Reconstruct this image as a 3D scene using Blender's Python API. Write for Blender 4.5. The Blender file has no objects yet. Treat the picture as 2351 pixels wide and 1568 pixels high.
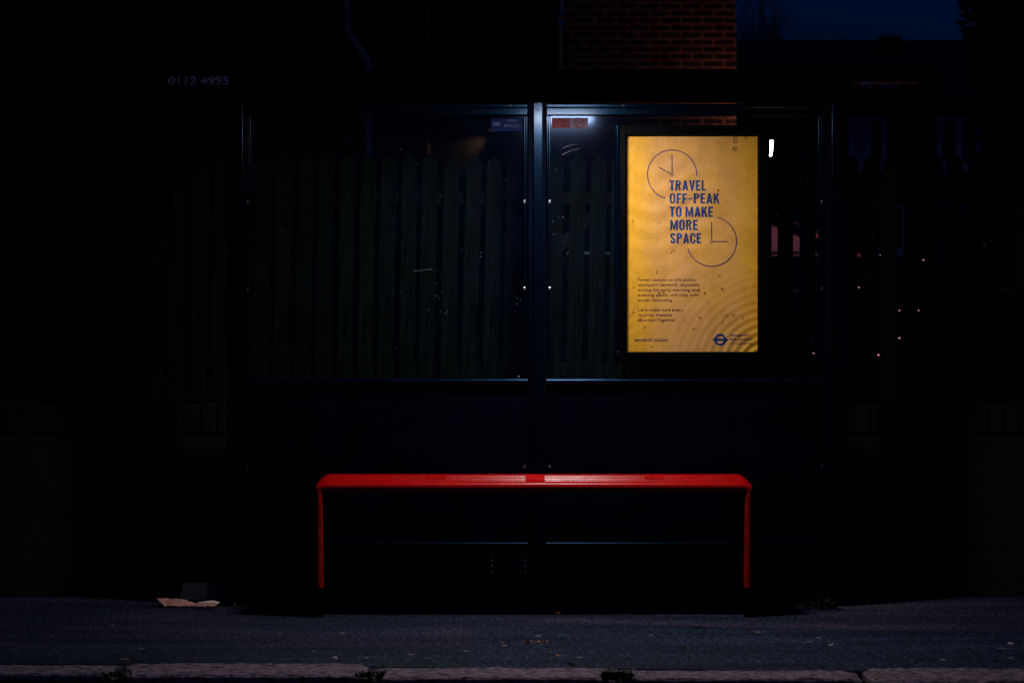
import bpy, bmesh, math, random
from mathutils import Vector, Matrix
R = math.radians
random.seed(7)
SC = bpy.context.scene
COL = SC.collection

# ------------------------------------------------------------------ camera
F = 5551.0            # focal length in units of a 2351 px wide picture
CX, HZ = 1175.5, 650.0
CAM_Y, CAM_Z = -11.33, 1.5
cam_d = bpy.data.cameras.new("camera")
cam = bpy.data.objects.new("camera", cam_d)
COL.objects.link(cam)
cam.location = (0, CAM_Y, CAM_Z)
cam.rotation_euler = (R(90), 0, 0)
cam_d.sensor_width = 36
cam_d.lens = F / 2351 * 36
cam_d.shift_y = -(784 - HZ) / 2351
cam_d.clip_end = 2000
cam_d.dof.use_dof = True
cam_d.dof.focus_distance = 11.25
cam_d.dof.aperture_fstop = 3.2
SC.camera = cam

# ------------------------------------------------------------------ world, moonlight, exposure
SUN_EL, SUN_ROT = -2.0, 90.0
W = bpy.data.worlds.new("World")
SC.world = W
W.use_nodes = True
wn, wl = W.node_tree.nodes, W.node_tree.links
wn.clear()
wout = wn.new("ShaderNodeOutputWorld")
wbg = wn.new("ShaderNodeBackground")
wsky = wn.new("ShaderNodeTexSky")
wsky.sky_type = 'NISHITA'
wsky.sun_disc = False
wsky.sun_elevation = R(SUN_EL)
wsky.sun_rotation = R(SUN_ROT)
wbg.inputs['Strength'].default_value = 0.15
wmix = wn.new("ShaderNodeMixRGB"); wmix.blend_type = 'MULTIPLY'; wmix.inputs[0].default_value = 1.0
wmix.inputs[2].default_value = (0.004, 0.135, 1.25, 1)          # deep blue hour
wl.new(wsky.outputs[0], wmix.inputs[1])
wl.new(wmix.outputs[0], wbg.inputs[0])
wl.new(wbg.outputs[0], wout.inputs[0])

sd = bpy.data.lights.new("sun", 'SUN')
sd.energy = 0.06
sd.angle = R(0.5)
sd.color = (0.75, 0.78, 1.0)
sun = bpy.data.objects.new("sun", sd)
COL.objects.link(sun)
sun.rotation_euler = (R(20), 0, R(-8))

SC.view_settings.view_transform = 'Standard'
SC.view_settings.look = 'None'
SC.view_settings.exposure = 0
SC.view_settings.gamma = 1
SC.cycles.use_denoising = True
SC.cycles.max_bounces = 8
SC.cycles.transparent_max_bounces = 16
SC.cycles.sample_clamp_indirect = 2.0

LAMP_E = 178.0         # shelter lamp diffuser radiance

# ------------------------------------------------------------------ helpers
def P(px, py, d):
    """point seen at (px, py) of the 2351x1568 picture, at distance d from the camera"""
    return Vector(((px - CX) * d / F, d + CAM_Y, CAM_Z + (HZ - py) * d / F))
def X(px, d): return (px - CX) * d / F
def Z(py, d): return CAM_Z + (HZ - py) * d / F

class MB:
    def __init__(s): s.b = bmesh.new()
    def box(s, x0, x1, y0, y1, z0, z1, bevel=0, seg=2):
        c = ((x0+x1)/2, (y0+y1)/2, (z0+z1)/2)
        m = Matrix.Translation(c) @ Matrix.Diagonal((abs(x1-x0), abs(y1-y0), abs(z1-z0), 1))
        g = bmesh.ops.create_cube(s.b, size=1, matrix=m)
        if bevel:
            vs = set(g['verts'])
            es = [e for e in s.b.edges if e.verts[0] in vs and e.verts[1] in vs]
            bmesh.ops.bevel(s.b, geom=es, offset=bevel, segments=seg, affect='EDGES', profile=0.5)
        return s
    def poly(s, pts):
        return s.b.faces.new([s.b.verts.new(p) for p in pts])
    def prism(s, pts, axis, a, b):
        """extrude 2-D outline along an axis: 'x' pts are (y,z), 'y' pts are (x,z), 'z' pts are (x,y)"""
        def v(p, t):
            return {'x': (t, p[0], p[1]), 'y': (p[0], t, p[1]), 'z': (p[0], p[1], t)}[axis]
        A = [s.b.verts.new(v(p, a)) for p in pts]
        B = [s.b.verts.new(v(p, b)) for p in pts]
        n = len(pts)
        s.b.faces.new(A); s.b.faces.new(B[::-1])
        for i in range(n):
            s.b.faces.new((A[i], B[i], B[(i+1) % n], A[(i+1) % n]))
        return s
    def tube(s, path, r, n=8, r1=None, cap=True):
        rings = []
        N = len(path)
        path = [Vector(p) for p in path]
        for i, p in enumerate(path):
            t = (path[min(i+1, N-1)] - path[max(i-1, 0)]).normalized()
            u = t.cross(Vector((0.13, 0.31, 0.94)))
            if u.length < 1e-3: u = t.cross(Vector((1, 0, 0)))
            u.normalize(); w = t.cross(u)
            rr = r if r1 is None else r + (r1 - r) * i / max(1, N-1)
            rings.append([s.b.verts.new(p + rr*(u*math.cos(a)+w*math.sin(a))) for a in [2*math.pi*k/n for k in range(n)]])
        for a, b in zip(rings, rings[1:]):
            for k in range(n):
                s.b.faces.new((a[k], a[(k+1) % n], b[(k+1) % n], b[k]))
        if cap:
            s.b.faces.new(rings[0][::-1]); s.b.faces.new(rings[-1])
        return s
    def sweep(s, sections, close=True, cap=True):
        rings = [[s.b.verts.new(p) for p in sec] for sec in sections]
        for a, b in zip(rings, rings[1:]):
            n = len(a)
            for k in range(n if close else n-1):
                s.b.faces.new((a[k], a[(k+1) % n], b[(k+1) % n], b[k]))
        if cap:
            s.b.faces.new(rings[0][::-1]); s.b.faces.new(rings[-1])
        return s
    def disc(s, c, r, y, n=20, y2=None):
        pts = [(c[0]+r*math.cos(2*math.pi*k/n), c[1]+r*math.sin(2*math.pi*k/n)) for k in range(n)]
        if y2 is None: s.poly([(p[0], y, p[1]) for p in pts])
        else: s.prism(pts, 'y', y, y2)
        return s
    def arc(s, c, r, w, a0, a1, y, n=48):
        """flat ring sector facing the camera"""
        for i in range(n):
            t0, t1 = R(a0+(a1-a0)*i/n), R(a0+(a1-a0)*(i+1)/n)
            q = []
            for t, rr in ((t0, r-w/2), (t0, r+w/2), (t1, r+w/2), (t1, r-w/2)):
                q.append((c[0]+rr*math.cos(t), y, c[1]+rr*math.sin(t)))
            s.poly(q)
        return s
    def stroke(s, pts, w, y, w1=None):
        """flat polyline (x,z) facing the camera"""
        w1 = w if w1 is None else w1
        N = len(pts)
        L = []
        for i, p in enumerate(pts):
            a, b = pts[max(0, i-1)], pts[min(N-1, i+1)]
            t = Vector((b[0]-a[0], b[1]-a[1])).normalized()
            ww = (w + (w1-w)*i/max(1, N-1))/2
            L.append(((p[0]-t.y*ww, y, p[1]+t.x*ww), (p[0]+t.y*ww, y, p[1]-t.x*ww)))
        for a, b in zip(L, L[1:]):
            s.poly((a[0], a[1], b[1], b[0]))
        return s
    def add_mesh(s, me):
        s.b.from_mesh(me); return s
    def build(s, name, mat, parent=None, smooth=False, loc=None, weld=False):
        if weld: bmesh.ops.remove_doubles(s.b, verts=s.b.verts, dist=1e-5)
        bmesh.ops.recalc_face_normals(s.b, faces=s.b.faces)
        if smooth:
            for e in s.b.edges:
                if len(e.link_faces) == 2 and e.calc_face_angle(0) > R(50): e.smooth = False
        me = bpy.data.meshes.new(name)
        s.b.to_mesh(me); s.b.free()
        if smooth:
            for p in me.polygons: p.use_smooth = True
        o = bpy.data.objects.new(name, me)
        COL.objects.link(o)
        me.materials.append(mat)
        if loc: o.location = loc
        if parent: o.parent = parent
        return o

def tag(o, label=None, cat=None, group=None, kind=None):
    if label: o['label'] = label
    if cat: o['category'] = cat
    if group: o['group'] = group
    if kind: o['kind'] = kind
    return o
def thing(name, label, cat, group=None):
    return tag(bpy.data.objects.new(name, None), label, cat, group)
def root(name, label, cat, group=None, loc=(0, 0, 0)):
    o = thing(name, label, cat, group); COL.objects.link(o); o.location = loc
    return o

def text_bm(body, x0, x1, zb, cap, y, bold=0.0, mirror=False):
    """lettering as flat mesh facing the camera: fits x0..x1, baseline zb, capital height cap"""
    def mesh_of(t):
        cu = bpy.data.curves.new("t", 'FONT'); cu.body = t; cu.size = 1; cu.offset = bold
        cu.resolution_u = 4
        ob = bpy.data.objects.new("t", cu); COL.objects.link(ob)
        dg = bpy.context.evaluated_depsgraph_get()
        me = bpy.data.meshes.new_from_object(ob.evaluated_get(dg))
        bpy.data.objects.remove(ob); bpy.data.curves.remove(cu)
        return me
    h = mesh_of("H"); ch = max(v.co.y for v in h.vertices) - max(0, min(v.co.y for v in h.vertices)); bpy.data.meshes.remove(h)
    me = mesh_of(body)
    a = min(v.co.x for v in me.vertices); b = max(v.co.x for v in me.vertices)
    for v in me.vertices:
        u = (v.co.x - a)/(b - a)
        if mirror: u = 1-u
        v.co = (x0 + u*(x1-x0), y, zb + v.co.y*cap/ch)
    m = MB(); m.add_mesh(me); bpy.data.meshes.remove(me)
    return m

# ------------------------------------------------------------------ materials
def new_mat(name):
    m = bpy.data.materials.new(name); m.use_nodes = True
    nt = m.node_tree
    b = nt.nodes.get('Principled BSDF')
    return m, nt, b
def setc(b, col): b.inputs['Base Color'].default_value = (*col, 1)
def ramp(nt, fac, stops):
    r = nt.nodes.new('ShaderNodeValToRGB')
    while len(r.color_ramp.elements) < len(stops): r.color_ramp.elements.new(0.5)
    for e, (p, c) in zip(r.color_ramp.elements, stops):
        e.position = p; e.color = (*c, 1) if len(c) == 3 else c
    nt.links.new(fac, r.inputs[0])
    return r
def noise(nt, vec, scale, detail=4, rough=0.55):
    n = nt.nodes.new('ShaderNodeTexNoise')
    n.inputs['Scale'].default_value = scale; n.inputs['Detail'].default_value = detail
    n.inputs['Roughness'].default_value = rough
    if vec: nt.links.new(vec, n.inputs['Vector'])
    return n
def coords(nt, scale=(1, 1, 1), rot=(0, 0, 0)):
    t = nt.nodes.new('ShaderNodeTexCoord'); mp = nt.nodes.new('ShaderNodeMapping')
    mp.inputs['Scale'].default_value = scale; mp.inputs['Rotation'].default_value = rot
    nt.links.new(t.outputs['Object'], mp.inputs[0])
    return mp.outputs[0]
def bump(nt, b, h, strength, dist=0.01):
    bp = nt.nodes.new('ShaderNodeBump')
    bp.inputs['Strength'].default_value = strength; bp.inputs['Distance'].default_value = dist
    nt.links.new(h, bp.inputs['Height']); nt.links.new(bp.outputs[0], b.inputs['Normal'])
    return bp
def basic(name, col, rough=0.5, spec=0.5, var=0.25, nscale=12, bmp=0.0, bscale=60, metal=0, coat=0, sc=(1, 1, 1)):
    m, nt, b = new_mat(name)
    v = coords(nt, sc)
    n = noise(nt, v, nscale)
    lo = tuple(c*(1-var) for c in col); hi = tuple(min(1, c*(1+var)) for c in col)
    r = ramp(nt, n.outputs[0], [(0.3, lo), (0.7, hi)])
    nt.links.new(r.outputs[0], b.inputs['Base Color'])
    b.inputs['Roughness'].default_value = rough
    b.inputs['Specular IOR Level'].default_value = spec
    b.inputs['Metallic'].default_value = metal
    b.inputs['Coat Weight'].default_value = coat
    if bmp:
        n2 = noise(nt, v, bscale); bump(nt, b, n2.outputs[0], bmp, 0.004)
    return m
def gloss(m, tint=(1, 1, 1), coat=None, cr=0.1):
    b = m.node_tree.nodes['Principled BSDF']
    b.inputs['Specular Tint'].default_value = (*tint, 1)
    if coat is not None:
        b.inputs['Coat Weight'].default_value = coat; b.inputs['Coat Roughness'].default_value = cr
    return m
def emit(name, col, s):
    m, nt, b = new_mat(name)
    setc(b, (0.8, 0.8, 0.8))
    b.inputs['Emission Color'].default_value = (*col, 1)
    b.inputs['Emission Strength'].default_value = s
    return m
def brick_mat(name, c1, c2, mortar, bw=0.225, rh=0.075, ms=0.010, rough=0.85, flat='xz'):
    m, nt, b = new_mat(name)
    t = nt.nodes.new('ShaderNodeTexCoord'); sp = nt.nodes.new('ShaderNodeSeparateXYZ'); cb = nt.nodes.new('ShaderNodeCombineXYZ')
    ad = nt.nodes.new('ShaderNodeMath'); ad.operation = 'ADD'
    nt.links.new(t.outputs['Object'], sp.inputs[0])
    nt.links.new(sp.outputs[0], ad.inputs[0]); nt.links.new(sp.outputs[1], ad.inputs[1])
    nt.links.new(ad.outputs[0], cb.inputs[0]); nt.links.new(sp.outputs[2], cb.inputs[1])
    # a little wander in the courses
    n0 = noise(nt, t.outputs['Object'], 4, 2)
    mv = nt.nodes.new('ShaderNodeVectorMath'); mv.operation = 'MULTIPLY_ADD'
    mv.inputs[1].default_value = (0.012, 0.012, 0)
    nt.links.new(n0.outputs['Color'], mv.inputs[0]); nt.links.new(cb.outputs[0], mv.inputs[2])
    bt = nt.nodes.new('ShaderNodeTexBrick')
    bt.inputs['Scale'].default_value = 1; bt.inputs['Brick Width'].default_value = bw
    bt.inputs['Row Height'].default_value = rh; bt.inputs['Mortar Size'].default_value = ms/2
    bt.inputs['Mortar Smooth'].default_value = 0.2; bt.inputs['Bias'].default_value = -0.1
    bt.inputs['Color1'].default_value = (*c1, 1); bt.inputs['Color2'].default_value = (*c2, 1); bt.inputs['Mortar'].default_value = (*mortar, 1)
    nt.links.new(mv.outputs[0], bt.inputs['Vector'])
    n = noise(nt, t.outputs['Object'], 9, 6)
    mx = nt.nodes.new('ShaderNodeMixRGB'); mx.blend_type = 'MULTIPLY'; mx.inputs[0].default_value = 0.85
    r = ramp(nt, n.outputs[0], [(0.3, (0.45, 0.45, 0.45)), (0.7, (1.3, 1.3, 1.3))])
    nt.links.new(bt.outputs[0], mx.inputs[1]); nt.links.new(r.outputs[0], mx.inputs[2])
    nt.links.new(mx.outputs[0], b.inputs['Base Color'])
    b.inputs['Roughness'].default_value = rough; b.inputs['Specular IOR Level'].default_value = 0.2
    inv = nt.nodes.new('ShaderNodeMath'); inv.operation = 'SUBTRACT'; inv.inputs[0].default_value = 1
    nt.links.new(bt.outputs['Fac'], inv.inputs[1])
    bump(nt, b, inv.outputs[0], 0.6, 0.006)
    return m

M = {}
M['post'] = gloss(basic('shelter_paint', (0.0002, 0.0016, 0.0055), 0.25, 0.26, 0.3, 25), (0.06, 0.40, 1.0), 0.22, 0.19)
M['rail'] = gloss(basic('rail_paint', (0.0003, 0.0020, 0.0070), 0.27, 0.30, 0.45, 30, 0.06, 90, sc=(0.15, 1, 4)), (0.06, 0.40, 1.0), 0.20, 0.17)
M['bead'] = gloss(basic('bead_paint', (0.0003, 0.0020, 0.0070), 0.20, 0.22, 0.3, 25), (0.10, 0.45, 1.0), 0.06, 0.12)
M['black'] = basic('black_panel', (0.0005, 0.0018, 0.0068), 0.6, 0.015, 0.4, 5, 0.1, 30)
M['case'] = basic('case_black', (0.0006, 0.0008, 0.0016), 0.5, 0.04, 0.3, 8)
M['steel'] = basic('bright_steel', (0.45, 0.48, 0.55), 0.3, 0.5, 0.1, 20, metal=1)
M['boltdark'] = basic('dark_bolt', (0.03, 0.035, 0.05), 0.4, 0.5, 0.1, 20, metal=1)
M['grey'] = basic('dull_letters', (0.46, 0.46, 0.50), 0.6, 0.3, 0.5, 40)
M['white'] = basic('white_paint', (0.72, 0.72, 0.74), 0.5, 0.4, 0.08, 8)
M['fascia'] = basic('fascia_dark', (0.0015, 0.0015, 0.002), 0.6, 0.02, 0.3, 6)
M['roofred'] = basic('sign_red', (0.42, 0.012, 0.015), 0.5, 0.3, 0.2, 10)
M['housing'] = basic('lamp_housing', (0.5, 0.5, 0.5), 0.5, 0.4, 0.1)
M['diffuser'] = emit('lamp_diffuser', (1.0, 0.93, 0.90), LAMP_E)
M['diffuser'].cycles.emission_sampling = 'FRONT'

def pane_mat(name, dust=0.05, tint=(0.07, 0.24, 0.80)):
    m, nt, b = new_mat(name)
    N, L = nt.nodes, nt.links
    out = N['Material Output']
    tr = N.new('ShaderNodeBsdfTransparent'); tr.inputs[0].default_value = (0.9, 0.93, 0.97, 1)
    gl = N.new('ShaderNodeBsdfGlossy'); gl.inputs['Roughness'].default_value = 0.12
    gl.inputs[0].default_value = (0.22, 0.33, 0.6, 1)
    df = N.new('ShaderNodeBsdfDiffuse'); spc = N.new('ShaderNodeMixRGB'); spc.inputs[1].default_value = (*tint, 1); spc.inputs[2].default_value = (0.5, 0.52, 0.55, 1)
    L.new(spc.outputs[0], df.inputs[0])
    v = coords(nt)
    n1 = noise(nt, v, 5, 6, 0.65); r1 = ramp(nt, n1.outputs[0], [(0.35, (0.25,)*3), (0.75, (1,)*3)])
    n3 = noise(nt, coords(nt, (1, 1, 0.12)), 40, 3); r3 = ramp(nt, n3.outputs[0], [(0.35, (0.6,)*3), (0.7, (1,)*3)])
    vo = N.new('ShaderNodeTexVoronoi'); vo.inputs['Scale'].default_value = 34; L.new(v, vo.inputs['Vector'])
    n2 = noise(nt, v, 7, 2)
    # sparse specks: close to a cell centre and in a patch
    rs = ramp(nt, vo.outputs['Distance'], [(0.05, (1,)*3), (0.11, (0,)*3)])
    rp = ramp(nt, n2.outputs[0], [(0.56, (0,)*3), (0.66, (1,)*3)])
    sp = N.new('ShaderNodeMath'); sp.operation = 'MULTIPLY'; L.new(rs.outputs[0], sp.inputs[0]); L.new(rp.outputs[0], sp.inputs[1])
    sp2 = N.new('ShaderNodeMath'); sp2.operation = 'MULTIPLY'; L.new(sp.outputs[0], sp2.inputs[0]); sp2.inputs[1].default_value = 0.35
    L.new(sp.outputs[0], spc.inputs[0])
    mm = N.new('ShaderNodeMath'); mm.operation = 'MULTIPLY'; L.new(r1.outputs[0], mm.inputs[0]); L.new(r3.outputs[0], mm.inputs[1])
    ml = N.new('ShaderNodeMath'); ml.operation = 'MULTIPLY_ADD'; L.new(mm.outputs[0], ml.inputs[0]); ml.inputs[1].default_value = dust
    L.new(sp2.outputs[0], ml.inputs[2])
    m1 = N.new('ShaderNodeMixShader'); L.new(ml.outputs[0], m1.inputs[0]); L.new(tr.outputs[0], m1.inputs[1]); L.new(df.outputs[0], m1.inputs[2])
    lw = N.new('ShaderNodeLayerWeight'); lw.inputs[0].default_value = 0.5
    pw = N.new('ShaderNodeMath'); pw.operation = 'POWER'; L.new(lw.outputs['Facing'], pw.inputs[0]); pw.inputs[1].default_value = 5
    fr = N.new('ShaderNodeMath'); fr.operation = 'MULTIPLY_ADD'; L.new(pw.outputs[0], fr.inputs[0]); fr.inputs[1].default_value = 0.5; fr.inputs[2].default_value = 0.016
    m2 = N.new('ShaderNodeMixShader'); L.new(fr.outputs[0], m2.inputs[0]); L.new(m1.outputs[0], m2.inputs[1]); L.new(gl.outputs[0], m2.inputs[2])
    L.new(m2.outputs[0], out.inputs[0])
    return m
M['pane'] = pane_mat('scratched_glazing', 0.0056)
M['carglass'] = pane_mat('car_glass', 0.004)

# poster paper: yellow with painted tan cover glare and real waviness
def poster_mat():
    m, nt, b = new_mat('poster_paper')
    N, L = nt.nodes, nt.links
    v = coords(nt)
    n1 = noise(nt, v, 3.2, 5, 0.6)
    # strong yellow along the edges, cover glare painted tan over the middle of the sheet
    sx = N.new('ShaderNodeSeparateXYZ'); L.new(v, sx.inputs[0])
    wob = N.new('ShaderNodeMath'); wob.operation = 'MULTIPLY_ADD'; L.new(n1.outputs[0], wob.inputs[0]); wob.inputs[1].default_value = 0.16; L.new(sx.outputs[0], wob.inputs[2])
    glare = ramp(nt, wob.outputs[0], [(0.68, (0, 0, 0)), (0.77, (0.75,)*3), (0.86, (1, 1, 1)), (0.98, (0.8,)*3), (1.0, (0.75,)*3)])
    sub = N.new('ShaderNodeMapRange'); L.new(wob.outputs[0], sub.inputs[0]); sub.inputs[1].default_value = 1.10; sub.inputs[2].default_value = 1.20; sub.inputs[3].default_value = 1; sub.inputs[4].default_value = 0
    fm = N.new('ShaderNodeMath'); fm.operation = 'MULTIPLY'; L.new(glare.outputs[0], fm.inputs[0]); L.new(sub.outputs[0], fm.inputs[1])
    n6 = noise(nt, v, 6.5, 5, 0.65); r6 = ramp(nt, n6.outputs[0], [(0.32, (0.45,)*3), (0.62, (1,)*3)])
    fm2 = N.new('ShaderNodeMath'); fm2.operation = 'MULTIPLY'; L.new(fm.outputs[0], fm2.inputs[0]); L.new(r6.outputs[0], fm2.inputs[1])
    r1 = N.new('ShaderNodeMixRGB'); L.new(fm2.outputs[0], r1.inputs[0])
    r1.inputs[1].default_value = (0.68, 0.345, 0.022, 1); r1.inputs[2].default_value = (0.62, 0.32, 0.115, 1)
    n2 = noise(nt, v, 260, 2, 0.7)
    r2 = ramp(nt, n2.outputs[0], [(0.3, (0.8,)*3), (0.7, (1.18,)*3)])
    mx = N.new('ShaderNodeMixRGB'); mx.blend_type = 'MULTIPLY'; mx.inputs[0].default_value = 1
    L.new(r1.outputs[0], mx.inputs[1]); L.new(r2.outputs[0], mx.inputs[2])
    n7 = noise(nt, coords(nt, (1, 1, 0.7)), 11, 6, 0.7); r7 = ramp(nt, n7.outputs[0], [(0.33, (0.87, 0.84, 0.78)), (0.58, (1.05,)*3)])
    my = N.new('ShaderNodeMixRGB'); my.blend_type = 'MULTIPLY'; my.inputs[0].default_value = 1
    L.new(mx.outputs[0], my.inputs[1]); L.new(r7.outputs[0], my.inputs[2])
    L.new(my.outputs[0], b.inputs['Base Color'])
    b.inputs['Roughness'].default_value = 0.55
    b.inputs['Specular IOR Level'].default_value = 0.3
    return m
M['poster'] = poster_mat()
M['ink'] = basic('poster_blue_ink', (0.010, 0.042, 0.165), 0.5, 0.3, 0.5, 60)
M['inkpurple'] = basic('poster_thin_ink', (0.030, 0.024, 0.110), 0.5, 0.3, 0.4, 60)
M['inkgrey'] = basic('poster_text_ink', (0.10, 0.045, 0.035), 0.5, 0.3, 0.3, 60)
M['speck'] = basic('dead_insect', (0.03, 0.010, 0.004), 0.8, 0.1, 0.4, 60)
M['smudge'] = basic('marker_smudge', (0.16, 0.085, 0.015), 0.7, 0.2, 0.6, 160)

def bench_mat():
    m, nt, b = new_mat('bench_red_paint')
    n = noise(nt, coords(nt), 14, 5)
    r = ramp(nt, n.outputs[0], [(0.3, (0.47, 0.001, 0.002)), (0.7, (0.62, 0.002, 0.003))])
    nc = noise(nt, coords(nt, (0.5, 1, 1)), 70, 5, 0.7)          # chips and scuffs in the paint
    rc2 = ramp(nt, nc.outputs[0], [(0.64, (0, 0, 0)), (0.68, (1, 1, 1))])
    mc = nt.nodes.new('ShaderNodeMixRGB'); nt.links.new(rc2.outputs[0], mc.inputs[0]); nt.links.new(r.outputs[0], mc.inputs[1])
    mc.inputs[2].default_value = (0.16, 0.006, 0.006, 1)
    nt.links.new(mc.outputs[0], b.inputs['Base Color'])
    n2 = noise(nt, coords(nt, (0.3, 1, 1)), 30, 4)
    r2 = ramp(nt, n2.outputs[0], [(0.3, (0.25,)*3), (0.75, (0.36,)*3)])
    nt.links.new(r2.outputs[0], b.inputs['Roughness'])
    b.inputs['Specular IOR Level'].default_value = 0.32
    return m
M['bench'] = bench_mat()
M['benchleg'] = basic('bench_leg_dark_red', (0.34, 0.010, 0.001), 0.5, 0.2, 0.35, 22)  # darker, browner red than the seat
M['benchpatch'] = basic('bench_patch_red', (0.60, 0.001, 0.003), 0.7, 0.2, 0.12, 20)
M['rubber'] = basic('black_sleeve', (0.0010, 0.0010, 0.002), 0.7, 0.02)

def asphalt_mat(name, stops, grain=1.0):
    m, nt, b = new_mat(name)
    N, L = nt.nodes, nt.links
    v = coords(nt)
    n1 = noise(nt, coords(nt, (0.35, 1.6, 1)), 2.2, 5, 0.6)
    r1 = ramp(nt, n1.outputs[0], stops)
    n2 = noise(nt, coords(nt, (1, 0.45, 1)), 60, 4, 0.9)
    r2 = ramp(nt, n2.outputs[0], [(0.37, (0.10,)*3), (0.51, (0.75,)*3), (0.64, (3.6,)*3)])
    mx = N.new('ShaderNodeMixRGB'); mx.blend_type = 'MULTIPLY'; mx.inputs[0].default_value = grain
    L.new(r1.outputs[0], mx.inputs[1]); L.new(r2.outputs[0], mx.inputs[2])
    # dark damp streaks
    n4 = noise(nt, coords(nt, (0.5, 4.0, 1)), 1.6, 3, 0.5)
    r4 = ramp(nt, n4.outputs[0], [(0.38, (0.55,)*3), (0.6, (1.1,)*3)])
    mx2 = N.new('ShaderNodeMixRGB'); mx2.blend_type = 'MULTIPLY'; mx2.inputs[0].default_value = 0.9
    L.new(mx.outputs[0], mx2.inputs[1]); L.new(r4.outputs[0], mx2.inputs[2])
    # pale grit
    vo = N.new('ShaderNodeTexVoronoi'); vo.inputs['Scale'].default_value = 26; L.new(v, vo.inputs['Vector'])
    rs = ramp(nt, vo.outputs['Distance'], [(0.035, (1,)*3), (0.075, (0,)*3)])
    n5 = noise(nt, v, 5, 2); r5 = ramp(nt, n5.outputs[0], [(0.5, (0,)*3), (0.66, (1,)*3)])
    mm = N.new('ShaderNodeMath'); mm.operation = 'MULTIPLY'; L.new(rs.outputs[0], mm.inputs[0]); L.new(r5.outputs[0], mm.inputs[1])
    mx3 = N.new('ShaderNodeMixRGB'); L.new(mm.outputs[0], mx3.inputs[0]); L.new(mx2.outputs[0], mx3.inputs[1])
    mx3.inputs[2].default_value = (0.16, 0.12, 0.12, 1)
    L.new(mx3.outputs[0], b.inputs['Base Color'])
    b.inputs['Roughness'].default_value = 0.85; b.inputs['Specular IOR Level'].default_value = 0.15
    bump(nt, b, n2.outputs[0], 0.5, 0.004)
    return m
M['pave'] = asphalt_mat('pavement_asphalt', [(0.3, (0.009, 0.019, 0.040)), (0.5, (0.022, 0.026, 0.056)), (0.7, (0.058, 0.044, 0.072))])
M['pavepatch'] = asphalt_mat('repair_asphalt', [(0.3, (0.009, 0.020, 0.048)), (0.7, (0.022, 0.033, 0.070))])
M['pavedark'] = asphalt_mat('trench_asphalt', [(0.3, (0.007, 0.017, 0.030)), (0.7, (0.016, 0.027, 0.046))])
M['road'] = asphalt_mat('road_asphalt', [(0.3, (0.012, 0.012, 0.012)), (0.7, (0.022, 0.021, 0.02))])
M['earth'] = basic('dark_earth', (0.02, 0.02, 0.015), 0.95, 0.1, 0.4, 3)
def granite():
    m, nt, b = new_mat('granite_kerb')
    N, L = nt.nodes, nt.links
    v = coords(nt)
    n1 = noise(nt, coords(nt, (0.6, 1, 1)), 62, 4, 0.8); r1 = ramp(nt, n1.outputs[0], [(0.36, (0.030, 0.028, 0.045)), (0.64, (0.42, 0.30, 0.38))])
    n2 = noise(nt, coords(nt, (0.8, 2.0, 1)), 30, 4, 0.7); r2 = ramp(nt, n2.outputs[0], [(0.42, (0.14,)*3), (0.50, (1,)*3)])
    mx = N.new('ShaderNodeMixRGB'); mx.blend_type = 'MULTIPLY'; mx.inputs[0].default_value = 0.9
    L.new(r1.outputs[0], mx.inputs[1]); L.new(r2.outputs[0], mx.inputs[2])
    ge = N.new('ShaderNodeNewGeometry'); sx = N.new('ShaderNodeSeparateXYZ'); L.new(ge.outputs['Position'], sx.inputs[0])
    mr = N.new('ShaderNodeMapRange'); mr.inputs[1].default_value = -0.030; mr.inputs[2].default_value = -0.008; mr.inputs[3].default_value = 0.06; mr.inputs[4].default_value = 1
    L.new(sx.outputs[2], mr.inputs[0])          # darker down the face of the kerb
    mx9 = N.new('ShaderNodeMixRGB'); mx9.blend_type = 'MULTIPLY'; mx9.inputs[0].default_value = 1
    L.new(mx.outputs[0], mx9.inputs[1]); L.new(mr.outputs[0], mx9.inputs[2])
    L.new(mx9.outputs[0], b.inputs['Base Color'])
    b.inputs['Roughness'].default_value = 0.8; b.inputs['Specular IOR Level'].default_value = 0.2
    bump(nt, b, n2.outputs[0], 0.7, 0.01)
    return m
M['granite'] = granite()
M['wallbrick'] = brick_mat('garden_wall_brick', (0.012, 0.014, 0.010), (0.018, 0.017, 0.013), (0.008, 0.011, 0.008), ms=0.012)
M['coping'] = basic('coping_brick', (0.011, 0.012, 0.010), 0.9, 0.1, 0.4, 14, 0.3, 80)
M['picket'] = basic('weathered_picket', (0.0030, 0.0060, 0.0032), 0.9, 0.06, 0.9, 13, 0.5, 90, sc=(5, 3, 0.25))
M['picketgreen'] = basic('mossy_picket', (0.0044, 0.0088, 0.0022), 0.9, 0.06, 0.85, 9, 0.5, 90, sc=(4, 3, 0.4))
M['brickred'] = brick_mat('house_red_brick', (0.022, 0.013, 0.010), (0.040, 0.016, 0.011), (0.50, 0.20, 0.14), ms=0.014)
M['brickdark'] = brick_mat('house_dark_brick', (0.030, 0.020, 0.016), (0.045, 0.028, 0.021), (0.055, 0.045, 0.038))
M['render'] = basic('dark_render', (0.03, 0.028, 0.026), 0.9, 0.1, 0.3, 2)
M['slate'] = basic('roof_slate', (0.012, 0.012, 0.014), 0.8, 0.1, 0.3, 8)
M['pipe'] = basic('grey_drainpipe', (0.20, 0.21, 0.25), 0.4, 0.4, 0.15)
M['pipedark'] = basic('brown_drainpipe', (0.16, 0.07, 0.05), 0.3, 0.5, 0.15)
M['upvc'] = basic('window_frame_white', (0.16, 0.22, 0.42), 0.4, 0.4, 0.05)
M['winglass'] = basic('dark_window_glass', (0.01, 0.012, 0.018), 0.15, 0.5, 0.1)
M['curtain'] = basic('pale_net_curtain', (0.10, 0.14, 0.28), 0.9, 0.1, 0.3, 4, sc=(12, 1, 1))
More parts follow.
